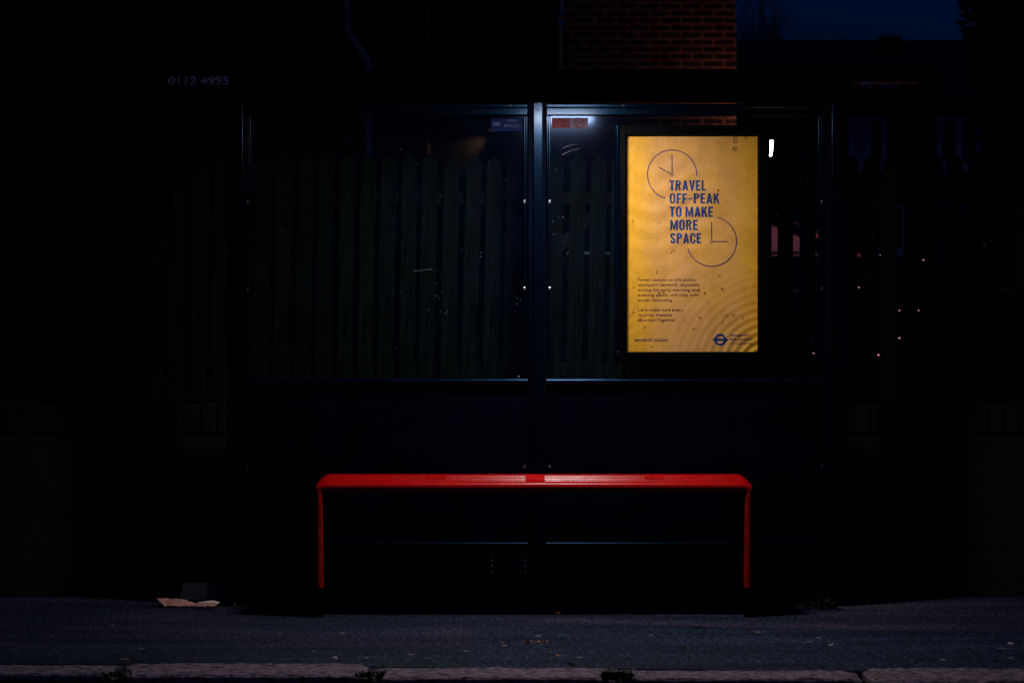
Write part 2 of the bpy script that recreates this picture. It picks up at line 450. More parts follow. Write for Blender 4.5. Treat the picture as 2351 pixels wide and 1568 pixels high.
M['pink'] = basic('pink_shed_paint', (0.82, 0.36, 0.58), 0.8, 0.2, 0.1, 30)
M['carpaint'] = basic('dark_car_paint', (0.010, 0.012, 0.018), 0.18, 0.5, 0.1, coat=0.6)
M['chrome'] = basic('chrome_trim', (0.7, 0.72, 0.75), 0.18, 0.5, 0.02, metal=1)
M['tyre'] = basic('tyre_rubber', (0.012, 0.012, 0.012), 0.8, 0.2)
M['bark'] = basic('tree_bark', (0.04, 0.032, 0.025), 0.9, 0.1, 0.3, 20, 0.5, 30)
M['leafdark'] = basic('dark_foliage', (0.020, 0.030, 0.014), 0.6, 0.2, 0.5, 3)
M['weed'] = basic('weed_green', (0.007, 0.018, 0.008), 0.6, 0.2, 0.4, 30)
M['leafdry'] = basic('dry_leaf', (0.42, 0.17, 0.04), 0.7, 0.2, 0.4, 60)
M['gum'] = basic('old_gum', (0.20, 0.16, 0.18), 0.8, 0.1, 0.3, 60)
M['scrap'] = basic('pale_scrap', (0.5, 0.42, 0.36), 0.7, 0.2, 0.2, 60)
M['card'] = basic('crumpled_card', (0.55, 0.27, 0.22), 0.8, 0.2, 0.3, 30, 0.3, 60)
M['cardwhite'] = basic('white_lining', (0.75, 0.66, 0.62), 0.7, 0.2, 0.1, 30)
M['cardbox'] = basic('grey_cardboard', (0.34, 0.27, 0.18), 0.85, 0.1, 0.25, 60)
M['stickblue'] = basic('sticker_blue', (0.0008, 0.0055, 0.038), 0.6, 0.05, 0.3, 20)
M['stickgrey'] = basic('sticker_pale_print', (0.035, 0.05, 0.10), 0.6, 0.05, 0.4, 80)
M['stickwhite'] = basic('sticker_white', (0.080, 0.062, 0.09), 0.6, 0.05, 0.25, 40)
M['stickred'] = basic('sticker_red', (0.085, 0.017, 0.023), 0.6, 0.05, 0.35, 70)
M['scratch'] = basic('scratch_white', (0.10, 0.12, 0.16), 0.6, 0.1, 0.3, 60)
M['bulb'] = emit('lantern_glow', (1.0, 0.80, 0.72), 40)
M['glint'] = emit('glint_glow', (1.0, 0.32, 0.30), 0.6)  # glow of the beads added for glints at the fence
M['downlight'] = emit('downlight_lens', (1.0, 0.55, 0.2), 0.05)

# ------------------------------------------------------------------ ground, road, pavement
GZ = 0.75                                       # the garden and drive behind the wall lie higher
g = MB(); g.box(-600, 600, -300, 900, -1.2, -0.30)
tag(g.build('ground', M['earth']), kind='structure')
g = MB(); g.box(-300, 300, -10.2, -1.996, -0.29, -0.125)
tag(g.build('road', M['road']), kind='structure')
g = MB(); g.box(-300, 300, -1.995, 0.235, -0.29, 0.0)
tag(g.build('pavement', M['pave']), kind='structure')
g = MB(); g.box(-300, 300, -14.5, -10.2, -0.29, 0.0)
tag(g.build('far_pavement', M['pave']), kind='structure')
g = MB(); g.box(-300, 300, 0.46, 400, -0.29, GZ)
tag(g.build('raised_garden', M['earth']), kind='structure')
# asphalt repairs laid on the pavement (thin sheets)
def patch(name, pts, mat, z):
    g = MB(); g.prism(pts, 'z', z-0.003, z)
    return tag(g.build(name, mat), kind='structure')
def gp(px, py):                                 # ground point seen at a pixel
    d = F*CAM_Z/(py-HZ); return (X(px, d), d+CAM_Y)
patch('trench_repair', [gp(-60, 1486), gp(1082, 1490), gp(1075, 1534), gp(-60, 1524)], M['pavedark'], 0.004)
patch('pavement_repair', [gp(1086, 1440), gp(1700, 1446), gp(2420, 1452), gp(2420, 1536), gp(1970, 1541), gp(1080, 1534)], M['pavepatch'], 0.004)

# kerb stones
joints = [(-420, 265, 1531, 1551), (270, 846, 1527, 1554), (853, 1410, 1537, 1559), (1420, 1966, 1543, 1562), (1980, 2800, 1538, 1567)]
klabels = ['dim bluish kerbstone at the far end of the kerb, under the litter side',
           'pitted pale kerbstone below the scrap of cardboard and left bench leg',
           'long pinkish granite kerbstone below the middle of the red bench',
           'pinkish kerbstone below the poster and the right bench leg',
           'rough kerbstone with a broken corner beyond the right end of the shelter']
for (a, b, yt, yl), lab in zip(joints, klabels):
    y1 = F*CAM_Z/(yt-HZ)+CAM_Y; y0 = F*CAM_Z/(yl-HZ)+CAM_Y
    x0, x1 = X(a, 9.3), X(b, 9.3)
    m = MB(); m.box(x0, x1, y0, y1, -0.28, 0.008)
    bm = m.b
    nx = max(4, int((x1-x0)/0.05))
    for i in range(1, nx):
        bmesh.ops.bisect_plane(bm, geom=bm.verts[:]+bm.edges[:]+bm.faces[:], plane_co=(x0+(x1-x0)*i/nx, 0, 0), plane_no=(1, 0, 0))
    for t in (0.05, 0.35, 0.65, 0.92):
        bmesh.ops.bisect_plane(bm, geom=bm.verts[:]+bm.edges[:]+bm.faces[:], plane_co=(0, y0+t*(y1-y0), 0), plane_no=(0, 1, 0))
    rr = random.Random(int(a)+999)
    for v in bm.verts:
        e = min(v.co.x-x0, x1-v.co.x)
        if v.co.z > -0.05:
            v.co.z += rr.uniform(-0.003, 0.002) - 0.008*max(0, 1-e/0.04)
            if v.co.y < y0+0.001: v.co.z -= 0.008; v.co.y += rr.uniform(-0.002, 0.004)
            if v.co.y > y1-0.001: v.co.y += rr.uniform(-0.004, 0.004)
            if e < 0.002: v.co.x += (1 if v.co.x < (x0+x1)/2 else -1)*rr.uniform(0.0, 0.009)
    tag(m.build('kerbstone', M['granite']), lab, 'kerbstone', 'granite kerbstones along the pavement edge')

# ------------------------------------------------------------------ bus shelter
D0 = 11.33
S = root('bus_shelter', 'dark metal bus shelter with two glazed bays, lit from its ceiling', 'bus shelter')
def part(m, name, mat, parent=S, label=None, smooth=False):
    o = m.build(name, mat, parent, smooth)
    if label: o['label'] = label
    return o
XL0, XL1 = X(526, D0), X(560, D0)
XC0, XC1 = X(1213, D0), X(1253, D0)
XR0, XR1 = X(1895, D0), X(1938, D0)
ROOF_Z = 2.362
# centre post: proud front strip between two shadow gaps
cx = (XC0+XC1)/2
m = MB(); m.box(XC0, XC1, -0.030, 0.055, 0, ROOF_Z, 0.002)
o = part(m, 'post', M['black'], label='centre post of the shelter')
m = MB(); m.box(X(1224, D0), X(1246, D0), -0.052, -0.031, 0.0, ROOF_Z-0.001, 0.004)
pf = part(m, 'post_front', M['post'], o)
# screw at the top of the centre post
m = MB(); m.disc((cx, Z(254, D0)), 0.0085, -0.0525, 16, -0.0555)
part(m, 'screw', M['boltdark'], o)
# corner posts, deep front to back, with a thin front edge strip
for (a, b, lab) in ((XL0, XL1, 'left corner post'), (XR0, XR1, 'right corner post')):
    m = MB(); m.box(a, b, -0.10, 0.055, 0, ROOF_Z, 0.004)
    o = part(m, 'post', M['black'], label=lab)
    inner = b if a < 0 else a
    sgn = 1 if a < 0 else -1
    bx = X(555, 11.23) if a < 0 else X(1912, 11.23)
    m = MB(); m.tube([(bx, -0.101, 0.1), (bx, -0.101, ROOF_Z-0.03)], 0.0062, 12)
    part(m, 'edge_bead', M['bead'], o, smooth=True)
    m = MB(); m.tube([(inner+sgn*0.03, -0.005, 1.04), (inner+sgn*0.03, -0.005, 2.29)], 0.0045, 8)
    part(m, 'edge_bead', M['bead'], o, smooth=True)

bays = [(XL1, XC0), (XC1, XR0)]
zt0, zt1 = Z(266, D0), Z(240, D0)              # head rail
zm = Z(873, D0); zb = Z(1247, D0)              # sill rail, kick rail
for bi, (a, b) in enumerate(bays):
    side = ('left', 'right')[bi]
    # head rail: a thin upper fillet, a broad band
    m = MB(); m.box(a+0.002, b-0.002, -0.028, 0.03, zt0, Z(249, D0), 0.004)
    m.box(a+0.002, b-0.002, -0.020, 0.03, Z(248, D0), zt1, 0.003)
    hr = part(m, 'head_rail', M['rail'], label='head rail over the %s bay' % side)
    for px in ((1172, 1000, 760) if bi == 0 else (1278, 1431, 1585, 1740)):
        m = MB(); m.disc((X(px, D0), Z(244, D0)), 0.005, -0.0205, 12, -0.0245)
        part(m, 'bolt', M['boltdark'], hr)
    # glazing
    g0, g1 = a+0.004, b-0.004
    m = MB(); m.box(g0, g1, 0.000, 0.005, zm+0.004, zt0-0.002)
    pn = part(m, 'glass_pane', M['pane'], label='dusty scratched glazing of the %s bay' % side)
    # glazing beads beside the posts
    for s in (0, 1):
        ex = g0 if s == 0 else g1
        sg = 1 if s == 0 else -1
        centre = (bi == 0) == (s == 1)
        off = 0.006 if centre else 0.012
        m = MB()
        m.box(ex+sg*0.001, ex+sg*0.006, -0.016, -0.001, zm+0.012, zt0-0.004, 0.0015)
        m.box(ex+sg*0.0085, ex+sg*0.0185, -0.022, -0.001, zm+0.012, zt0-0.003, 0.003)
        part(m, 'glazing_bead', M['post'])
        for py in (465, 664, 1072):
            z = Z(py, D0); m = MB()
            m.box(ex+sg*0.008, ex+sg*0.0195, -0.027, -0.0225, z-0.006, z+0.010, 0.002)
            part(m, 'clip', M['steel'])
    # sill rail: half-round nose and a fillet above it
    m = MB(); m.tube([(a+0.003, -0.022, zm-0.004), (b-0.003, -0.022, zm-0.004)], 0.016, 18)
    m.box(a+0.003, b-0.003, -0.020, 0.03, zm-0.045, zm-0.004, 0.002)
    m.box(a+0.008, b-0.008, -0.012, -0.002, zm+0.006, zm+0.011, 0.002)
    sr = part(m, 'sill_rail', M['rail'], smooth=False, label='sill rail of the %s bay' % side)
    # lower panel with screw heads
    m = MB(); m.box(a+0.003, b-0.003, -0.008, 0.012, zb+0.012, zm-0.046)
    lp = part(m, 'lower_panel', M['black'], label='black lower panel of the %s bay' % side)
    for px in ((585, 787, 988, 1190) if bi == 0 else (1275, 1475, 1675, 1870)):
        m = MB(); m.disc((X(px, D0), Z(899, D0)), 0.0055, -0.0085, 14, -0.0105)
        m.b.faces.ensure_lookup_table()
        part(m, 'screw', M['steel'], lp)
    # kick rail
    m = MB(); m.tube([(a+0.003, -0.016, zb), (b-0.003, -0.016, zb)], 0.0085, 12)
    m.box(a+0.003, b-0.003, -0.012, 0.02, zb-0.034, zb-0.009, 0.002)
    part(m, 'kick_rail', M['rail'], label='kick rail of the %s bay' % side)
    m = MB(); m.box(a+0.003, b-0.003, 0.004, 0.014, 0.02, zb-0.020)  # panel added to keep lamp light off the ground behind
    sk = part(m, 'blocker_panel', M['black'], label='black skirt panel under the kick rail of the %s bay' % side)  # added panel, blocks lamp light
    if bi == 0:  # louvres with steel tips added for the small glints
        for lx in (1130, 1207):
            for ly in (1272, 1285, 1298, 1310):
                xx, z = X(lx, D0), Z(ly, D0); m = MB()
                m.prism([(0.003, z-0.004), (-0.008, z-0.007), (-0.008, z-0.004), (0.003, z+0.002)], 'x', xx-0.085, xx-0.004)
                lv = part(m, 'added_louvre', M['black'], sk)
                m = MB(); m.prism([(0.003, z-0.004), (-0.010, z-0.008), (-0.010, z-0.003), (0.003, z+0.003)], 'x', xx-0.0039, xx+0.0015)
                part(m, 'glint_tip', M['steel'], lv)
    if bi == 0:   # help-line sticker, read from behind
        z0, z1 = Z(302, D0), Z(272, D0); x0, x1 = X(1127, D0), X(1204, D0)-0.004
        m = MB(); m.box(x0, x1, -0.0022, -0.0004, z0, z1)
        st = part(m, 'sticker', M['stickblue'], pn, 'blue sticker with mirrored phone number')
        m = text_bm("222 0409", x0+0.062, x1-0.018, z0+0.018, 0.015, -0.0030, 0.012, True)
        part(m, 'lettering', M['stickgrey'], st)
        m = MB(); m.box(x0+0.010, x0+0.044, -0.0032, -0.0026, z0+0.026, z0+0.043); part(m, 'printed_block', M['stickgrey'], st)
        for k in range(2):
            m = MB(); m.box(x0+0.075, x1-0.03, -0.0032, -0.0026, z0+0.045+k*0.006, z0+0.048+k*0.006); part(m, 'printed_line', M['stickgrey'], st)
    else:
        z0, z1 = Z(296, D0), Z(271, D0); x0, x1 = X(1267, D0), X(1350, D0)
        m = MB(); m.box(x0, x1, -0.0022, -0.0004, z0, z1)
        st = part(m, 'sticker', M['stickwhite'], pn, 'pale no-smoking sticker')
        m = MB(); m.box(x0+0.002, X(1308, D0), -0.0032, -0.0025, z0+0.004, z1-0.004)
        part(m, 'red_block', M['stickred'], st)
        c = (X(1330, D0), (z0+z1)/2); m = MB()
        m.arc(c, 0.0215, 0.0045, 0, 360, -0.0030, 28)
        m.stroke([(c[0]-0.014, c[1]-0.014), (c[0]+0.014, c[1]+0.014)], 0.004, -0.0031)
        m.stroke([(c[0]-0.014, c[1]-0.001), (c[0]+0.012, c[1]-0.001)], 0.004, -0.0032)
        part(m, 'no_smoking_symbol', M['stickred'], st)
        for pts in ([(1291, 356), (1300, 351), (1311, 346), (1322, 343), (1332, 342)], [(1292, 341), (1303, 336), (1315, 333), (1327, 331)]):
            m = MB(); m.stroke([(X(p[0], D0), Z(p[1], D0)) for p in pts], 0.0024, -0.0006, 0.0006)
            part(m, 'scratch', M['scratch'], pn)
    if bi == 0:
        m = MB(); m.stroke([(X(948, D0), Z(623, D0)), (X(993, D0), Z(618, D0))], 0.0016, -0.0006, 0.0024)
        part(m, 'scratch', M['scratch'], pn)
        m = MB(); m.disc((X(1191, D0), Z(864, D0)), 0.0055, -0.0006, 14)
        part(m, 'sticky_dot', M['scratch'], pn)

# pink glow strip: edge glow painted on the pane at the right end
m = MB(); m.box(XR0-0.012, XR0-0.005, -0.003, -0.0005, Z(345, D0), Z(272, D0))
part(m, 'edge_glow_strip', basic('pink_edge_glow', (0.55, 0.18, 0.30), 0.6, 0.3, 0.6, 30))

# roof: deck, and a front fascia folded outwards
D1 = 10.0
yF = D1 + CAM_Y
zf0, zf1, zf2 = Z(235, D1), Z(195, D1), Z(158, D1)
RX0, RX1 = X(300, D1), X(2155, D1)
m = MB(); m.box(RX0+0.01, RX1-0.01, yF+0.06, 0.16, ROOF_Z, zf2-0.004)
part(m, 'roof_deck', M['fascia'])
fold = 0.035
m = MB(); m.prism([(yF+fold, zf0), (yF, zf1), (yF+fold, zf2), (yF+0.059, zf2), (yF+0.059, zf0)], 'x', RX0, RX1)
fa = part(m, 'fascia', M['fascia'])
def on_fascia(m, eps=0.0015):
    """bend lettering over the fold of the fascia"""
    bm = m.b
    bmesh.ops.bisect_plane(bm, geom=bm.verts[:]+bm.edges[:]+bm.faces[:], plane_co=(0, 0, zf1), plane_no=(0, 0, 1))
    for v in bm.verts:
        h = (zf2-zf1) if v.co.z >= zf1 else (zf1-zf0)
        v.co.y = yF + fold*abs(v.co.z-zf1)/h - eps
    return m
m = on_fascia(text_bm("0112 4995", X(385, D1), X(525, D1), Z(195, D1), (195-176)*D1/F, 0, 0.02))
part(m, 'lettering', M['grey'], fa, 'stop number on the fascia')
m = MB()
m.poly([(X(1960, D1), 0, zf1-0.004), (X(2108, D1), 0, zf1-0.004), (X(2108, D1), 0, zf1+0.013), (X(1960, D1), 0, zf1+0.013)])
part(on_fascia(m, 0.001), 'red_band', M['roofred'], fa, 'red band of the shelter sign')
m = text_bm("London", X(2012, D1), X(2063, D1), zf1-0.014, 0.026, 0, 0.01)
part(on_fascia(m, 0.002), 'lettering', M['grey'], fa, 'shelter sign lettering')
m = MB(); c = (X(1988, D1), zf1-0.009)
m.arc(c, 0.017, 0.007, 0, 360, 0, 36)
m.poly([(c[0]-0.026, 0, c[1]-0.004), (c[0]+0.026, 0, c[1]-0.004), (c[0]+0.026, 0, c[1]+0.004), (c[0]-0.026, 0, c[1]+0.004)])
part(on_fascia(m, 0.0022), 'roundel', M['grey'], fa)

# ceiling lamp
LX, LY, LZ = 0.25, -0.74, 2.303
lr = bpy.data.objects.new('ceiling_lamp', None); COL.objects.link(lr); lr.parent = S
lr['label'] = 'lit ceiling lamp of the shelter'
m = MB(); m.box(LX-0.20, LX+0.20, LY-0.085, LY+0.085, LZ+0.026, ROOF_Z-0.001, 0.004)
part(m, 'lamp_housing', M['housing'], lr)
m = MB(); m.box(LX-0.15, LX+0.15, LY-0.065, LY+0.065, LZ+0.006, LZ+0.025)
bmesh.ops.delete(m.b, geom=[f for f in m.b.faces if f.calc_center_median().z > LZ+0.024], context='FACES_ONLY')
part(m, 'diffuser', M['diffuser'], lr)

# ------------------------------------------------------------------ poster case
DC, DP = 11.25, 11.28
def q24(px): return px/1.02042                 # 2399-wide picture -> 2351-wide picture
PC = root('poster_case', 'black framed poster case with a yellow travel poster behind the shelter bench', 'poster case')
yc = DC+CAM_Y
ox0, ox1, oz0, oz1 = X(1413, DC), X(1765, DC), Z(831, DC), Z(287, DC)
ix0, ix1, iz0, iz1 = X(1438.5, DC), X(1740.5, DC), Z(808, DC), Z(311, DC)
m = MB()
yb = -0.006
m.box(ox0, ix0, yc, yb, oz0, oz1, 0.006, 3); m.box(ix1, ox1, yc, yb, oz0, oz1, 0.006, 3)
m.box(ix0-0.001, ix1+0.001, yc+0.002, yb, oz0+0.001, iz0, 0.004); m.box(ix0-0.001, ix1+0.001, yc+0.002, yb, iz1, oz1-0.001, 0.004)
m.build('frame', M['case'], PC)
# glossy round hinge bar on the left side, as seen in the highlight
m = MB(); m.tube([(ox0+0.010, yc-0.004, oz0+0.02), (ox0+0.010, yc-0.004, oz1-0.004)], 0.009, 12)
m.build('hinge_bar', M['bead'], PC, True)
m = MB(); m.disc((ox0+0.012, oz0+0.048), 0.006, yc-0.014, 12, yc-0.010); m.build('lock', M['steel'], PC)
m = MB(); m.box(ox1+0.0005, ox1+0.004, yc+0.004, yc+0.010, oz0+0.05, oz1-0.03); m.build('seal_strip', M['rail'], PC)
m = MB(); m.box(ox0+0.02, ox1-0.02, -0.0055, -0.003, oz0+0.02, oz1-0.02); m.build('back_plate', M['case'], PC)
yp = DP+CAM_Y
# the paper, wavy towards the lower corner
m = MB()
NX, NZ = 110, 170
px0, px1, pz0, pz1 = ix0-0.004, ix1+0.004, iz0-0.004, iz1+0.004
rc = (X(1760, DP), Z(850, DP))
def wave(x, z):
    r = math.hypot(x-rc[0], z-rc[1])
    w = 0.0038*math.sin(2*math.pi*r/0.037+1.5*math.sin(9*x))*math.exp(-max(0, r-0.06)/0.14)*min(1, r/0.05)
    w += 0.0011*math.sin(x*19+1.3*math.sin(z*9))*math.sin(z*13+0.7)
    r2 = math.hypot(x-X(1420, DP), z-Z(690, DP))
    w += 0.0017*math.sin(2*math.pi*r2/0.045)*math.exp(-r2/0.10)
    w += 0.0019*math.sin(2*math.pi*(z*11+0.6*math.sin(x*12)))*math.exp(-((z-Z(470, DP))/0.25)**2)
    return w
V = [[m.b.verts.new((px0+(px1-px0)*i/NX, yp+wave(px0+(px1-px0)*i/NX, pz0+(pz1-pz0)*j/NZ), pz0+(pz1-pz0)*j/NZ)) for i in range(NX+1)] for j in range(NZ+1)]
for j in range(NZ):
    for i in range(NX):
        m.b.faces.new((V[j][i], V[j][i+1], V[j+1][i+1], V[j+1][i]))
po = m.build('poster', M['poster'], PC, True)
po['label'] = 'yellow poster with two line-drawn clocks and blue heading'
yt = 0.0
def dice(m, step=0.007):
    xs = [v.co.x for v in m.b.verts]; zs = [v.co.z for v in m.b.verts]
    for lo, hi, no in ((min(xs), max(xs), (1, 0, 0)), (min(zs), max(zs), (0, 0, 1))):
        t = lo+step
        while t < hi:
            bmesh.ops.bisect_plane(m.b, geom=m.b.verts[:]+m.b.edges[:]+m.b.faces[:], plane_co=(t*no[0], 0, t*no[2]), plane_no=no)
            t += step
    return m
def on_paper(o, lift=0.0009):
    for v in o.data.vertices: v.co.y += yp+wave(v.co.x, v.co.z)-lift
    return o
def PX(px): return X(q24(px), DP)
def PZ(py): return Z(q24(py), DP)
pxm = DP/F/1.02042                             # metres per 2399-picture pixel on the poster
lines = [("TRAVEL", 1568.2, 1653.4, 422.9, 447), ("OFF\u2013PEAK", 1568.6, 1684.5, 453.2, 477.3), ("TO MAKE", 1568.6, 1670, 484.5, 508.6),
         ("MORE", 1570, 1634.3, 515.4, 539.5), ("SPACE", 1570, 1642.4, 546.4, 570.5)]
m = MB()
S_, G_ = 0.185, 0.105            # stem, gap between letters (cap height = 1)
def arcp(cx, cz, rx, rz, a0, a1, n=10):
    return [(cx+rx*math.cos(R(a0+(a1-a0)*i/n)), cz+rz*math.sin(R(a0+(a1-a0)*i/n))) for i in range(n+1)]
def band(outer, inner):
    return [[outer[i], outer[i+1], inner[i+1], inner[i]] for i in range(len(outer)-1)]
def rc_(x0, x1, z0, z1): return [[(x0, z0), (x1, z0), (x1, z1), (x0, z1)]]
def glyph(ch):
    s = S_; w = 0.50
    if ch == 'T': return 0.48, rc_(0, 0.48, 1-s*0.9, 1)+rc_(0.24-s/2, 0.24+s/2, 0, 1-s*0.9)
    if ch == 'L': return 0.40, rc_(0, s, 0, 1)+rc_(s, 0.40, 0, s*0.9)
    if ch == 'E': return 0.42, rc_(0, s, 0, 1)+rc_(s, 0.42, 0, s*.9)+rc_(s, 0.39, 0.5-s*.43, 0.5+s*.43)+rc_(s, 0.42, 1-s*.9, 1)
    if ch == 'F': return 0.41, rc_(0, s, 0, 1)+rc_(s, 0.38, 0.47-s*.43, 0.47+s*.43)+rc_(s, 0.41, 1-s*.9, 1)
    if ch in 'PR':
        o = [(s, 1)]+arcp(0.27, 0.74, 0.23, 0.26, 90, -90, 12)+[(s, 0.48)]
        i = [(s, 1-s*.85)]+arcp(0.27, 0.74, 0.23-s*.95, 0.26-s*.85, 90, -90, 12)+[(s, 0.48+s*.85)]
        g = rc_(0, s, 0, 1)+band(o, i)
        if ch == 'R': g += [[(0.22, 0.49), (0.40, 0.49), (0.53, 0), (0.335, 0)]]
        return (0.53 if ch == 'R' else 0.50), g
    if ch == 'A':
        return 0.56, [[(0, 0), (0.19, 0), (0.30, 0.72), (0.28, 1), (0.19, 1)], [(0.56, 0), (0.37, 0), (0.26, 0.72), (0.28, 1), (0.37, 1)]]+rc_(0.17, 0.39, 0.19, 0.34)
    if ch == 'V':
        return 0.54, [[(0, 1), (0.19, 1), (0.285, 0.27), (0.27, 0), (0.18, 0)], [(0.54, 1), (0.35, 1), (0.255, 0.27), (0.27, 0), (0.36, 0)]]
    if ch == 'K':
        return 0.54, rc_(0, s, 0, 1)+[[(s, 0.34), (s, 0.62), (0.33, 1), (0.53, 1)], [(0.235, 0.56), (0.36, 0.70), (0.55, 0), (0.345, 0)]]
    if ch == 'M':
        return 0.70, rc_(0, s*.92, 0, 1)+rc_(0.70-s*.92, 0.70, 0, 1)+[[(s*.92, 1), (s*.92, 0.62), (0.29, 0.05), (0.35, 0.05), (0.35, 0.42)], [(0.70-s*.92, 1), (0.70-s*.92, 0.62), (0.41, 0.05), (0.35, 0.05), (0.35, 0.42)]]
    if ch in 'OC':
        o = arcp(.26, .74, .26, .275, 0, 180)+arcp(.26, .26, .26, .275, 180, 360)
        i = arcp(.26, .74, .26-s, .275-s*.85, 0, 180)+arcp(.26, .26, .26-s, .275-s*.85, 180, 360)
        if ch == 'O': return 0.52, band(o+o[:1], i+i[:1])
        return 0.51, band(o, i)+rc_(.52-s, .52, .64, .74)+rc_(.52-s, .52, .26, .36)
    if ch == 'S':
        rx, rz, t = .25, .265, s*.88
        o1 = arcp(.25, .74, rx, rz+.01, 0, 245, 16); i1 = arcp(.25, .74, rx-s, rz-t, 0, 245, 16)
        o2 = arcp(.25, .26, rx, rz+.01, 180, 425, 16); i2 = arcp(.25, .26, rx-s, rz-t, 180, 425, 16)
        return 0.50, band(o1, i1)+band(o2, i2)+[[(.06, .63), (.20, .70), (.44, .37), (.30, .30)]]
    if ch == '\u2013': return 0.42, rc_(0.02, 0.40, 0.42, 0.52)
    return 0.14, []
for t, a, b, y0, y1 in lines:
    x = 0; polys = []
    for ch in t:
        w, g = glyph(ch)
        polys += [[(x+p[0], p[1]) for p in q] for q in g]
        x += w+G_*(0.75 if ch in 'TAVK' else 1)
    tot = x-G_
    kx = (PX(b)-PX(a))/tot; kz = (y1-y0)*pxm
    for n_, q in enumerate(polys):
        m.poly([(PX(a)+p[0]*kx, yt-0.00001*(n_ % 7), PZ(y1)+p[1]*kz) for p in q])
tag(on_paper(dice(m).build('heading', M['ink'], po)), 'bold blue heading of the poster')
small = [("Fewer people on the public", 283, 990, 515), ("transport network, especially", 285, 1045, 577), ("during the early morning and", 285, 1028, 640),
         ("evening peaks, will help with", 287, 1032, 702), ("social distancing.", 287, 712, 765), ("Let\u2019s make sure every", 288, 840, 883),
         ("journey matters", 288, 700, 945), ("#LondonTogether", 288, 742, 1007)]
def zx(x): return PX(1440+x/5.2275)
def zz(y): return PZ(560+y/5.2275)
m = MB()
def add_line(m, t, a, b, base, cap, bold):
    k = text_bm(t, zx(a), zx(b), zz(base), cap/5.2275*pxm, yt, bold)
    me = bpy.data.meshes.new('t'); k.b.to_mesh(me); m.add_mesh(me); bpy.data.meshes.remove(me)
for sel, lab in ((small[:5], 'upper paragraph of small text on the poster'), (small[5:], 'lower paragraph of small text on the poster')):
    m = MB()
    for t, a, b, base in sel: add_line(m, t, a, b, base, 36, 0.006)
    tag(on_paper(m.build('small_print', M['inkgrey'], po)), lab)
m = MB()
add_line(m, "MAYOR OF LONDON", 245, 652, 1253, 30, 0.02)
tag(on_paper(m.build('credit_lettering', M['inkpurple'], po)), 'credit lettering at the left foot of the poster'); m = MB()
add_line(m, "TRANSPORT", 1410, 1652, 1193, 27, 0.02)
add_line(m, "FOR LONDON", 1410, 1685, 1241, 27, 0.02)
add_line(m, "EVERY JOURNEY MATTERS", 1410, 1685, 1288, 14, 0.01)
m.stroke([(zx(1410), zz(1256)), (zx(1685), zz(1256))], 0.0008, yt)
tag(on_paper(m.build('credit_lettering', M['inkpurple'], po)), 'credit lettering beside the roundel at the foot of the poster')
m = MB(); c = (zx(1292), zz(1232)); k = pxm/5.2275
m.arc(c, 60*k, 26*k, 0, 360, yt, 48)
m.poly([(zx(1203), yt-0.0003, zz(1246)), (zx(1382), yt-0.0003, zz(1246)), (zx(1382), yt-0.0003, zz(1217)), (zx(1203), yt-0.0003, zz(1217))])
on_paper(dice(m).build('roundel', M['ink'], po))
for (cxp, cyp, r, a0, a1, hands) in ((1574.5, 409.5, 57.6, -3, 253.5, ((1574.2, 362.4), (1542.8, 392.2))), (1667.3, 566.1, 58, -163.8, 76.7, ((1666.9, 520.3), (1703.8, 566.2)))):
    m = MB(); c = (PX(cxp), PZ(cyp)); w = 2.15*pxm
    m.arc(c, r*pxm, w, a0, a1, yt, 64)
    m.arc(c, 3.3*pxm, 1.5*pxm, 0, 360, yt, 20)
    for hx, hy in hands:
        t = Vector((hx-cxp, hy-cyp)).normalized()*3.6
        m.stroke([(PX(cxp+t.x), PZ(cyp+t.y)), (PX(hx), PZ(hy))], w, yt)
    on_paper(dice(m).build('clock_drawing', M['inkpurple'], po))
# specks trapped under the cover
m = MB(); rr = random.Random(3)
sp = [(1482, 519, 6), (1571, 440, 4), (1683, 447, 5), (1545, 524, 2), (1524, 558, 2), (1578, 587, 4), (1573, 592, 3), (1539, 637, 5), (1686, 648, 4), (1692, 679, 8), (1690, 676, 6),
      (1484, 674, 4), (1545, 686, 7), (1554, 684, 7), (1638, 681, 6), (1650, 686, 5), (1485, 732, 4), (1568, 726, 4), (1576, 726, 3), (1571, 739, 4), (1640, 744, 5), (1603, 751, 3),
      (1702, 740, 5), (1718, 738, 5), (1740, 746, 4), (1511, 766, 6), (1625, 770, 5), (1692, 755, 2), (1528, 812, 4), (1507, 818, 3), (1664, 457, 2), (1625, 585, 2), (1478, 394, 2), (1764, 412, 3), (1640, 816, 3)]
for x, y, L in sp:
    a = rr.uniform(0, 6.28); b = a+rr.uniform(-1.4, 1.4)
    p0 = (PX(x), PZ(y)); l = L*0.62*pxm
    p1 = (p0[0]+l*math.cos(a), p0[1]+l*math.sin(a)); p2 = (p0[0]-l*math.cos(b), p0[1]-l*math.sin(b))
    m.stroke([p1, p0, p2], rr.uniform(1.0, 2.2)*pxm, yt-0.0006, rr.uniform(0.6, 1.4)*pxm)
m.stroke([(PX(1471), PZ(318)), (PX(1500), PZ(320.5)), (PX(1522), PZ(319))], 1.6*pxm, yt-0.0006, 0.5*pxm)
m.stroke([(PX(1466), PZ(315)), (PX(1473), PZ(322))], 3*pxm, yt-0.0006)
sk = on_paper(m.build('specks', M['speck'], po)); sk['kind'] = 'stuff'
m = MB()
for i in range(5): m.stroke([(PX(1717), PZ(322+i*3.4)), (PX(1722), PZ(320.5+i*3.4)), (PX(1728), PZ(323+i*3.2))], 1.3*pxm, yt-0.0006)
on_paper(m.build('marker_scribble', M['smudge'], po)); m = MB()
m.arc((PX(1721), PZ(349)), 4.5*pxm, 1.5*pxm, 0, 360, yt-0.0006, 16); m.arc((PX(1721), PZ(349)), 2*pxm, 1.0*pxm, 0, 300, yt-0.0006, 16)
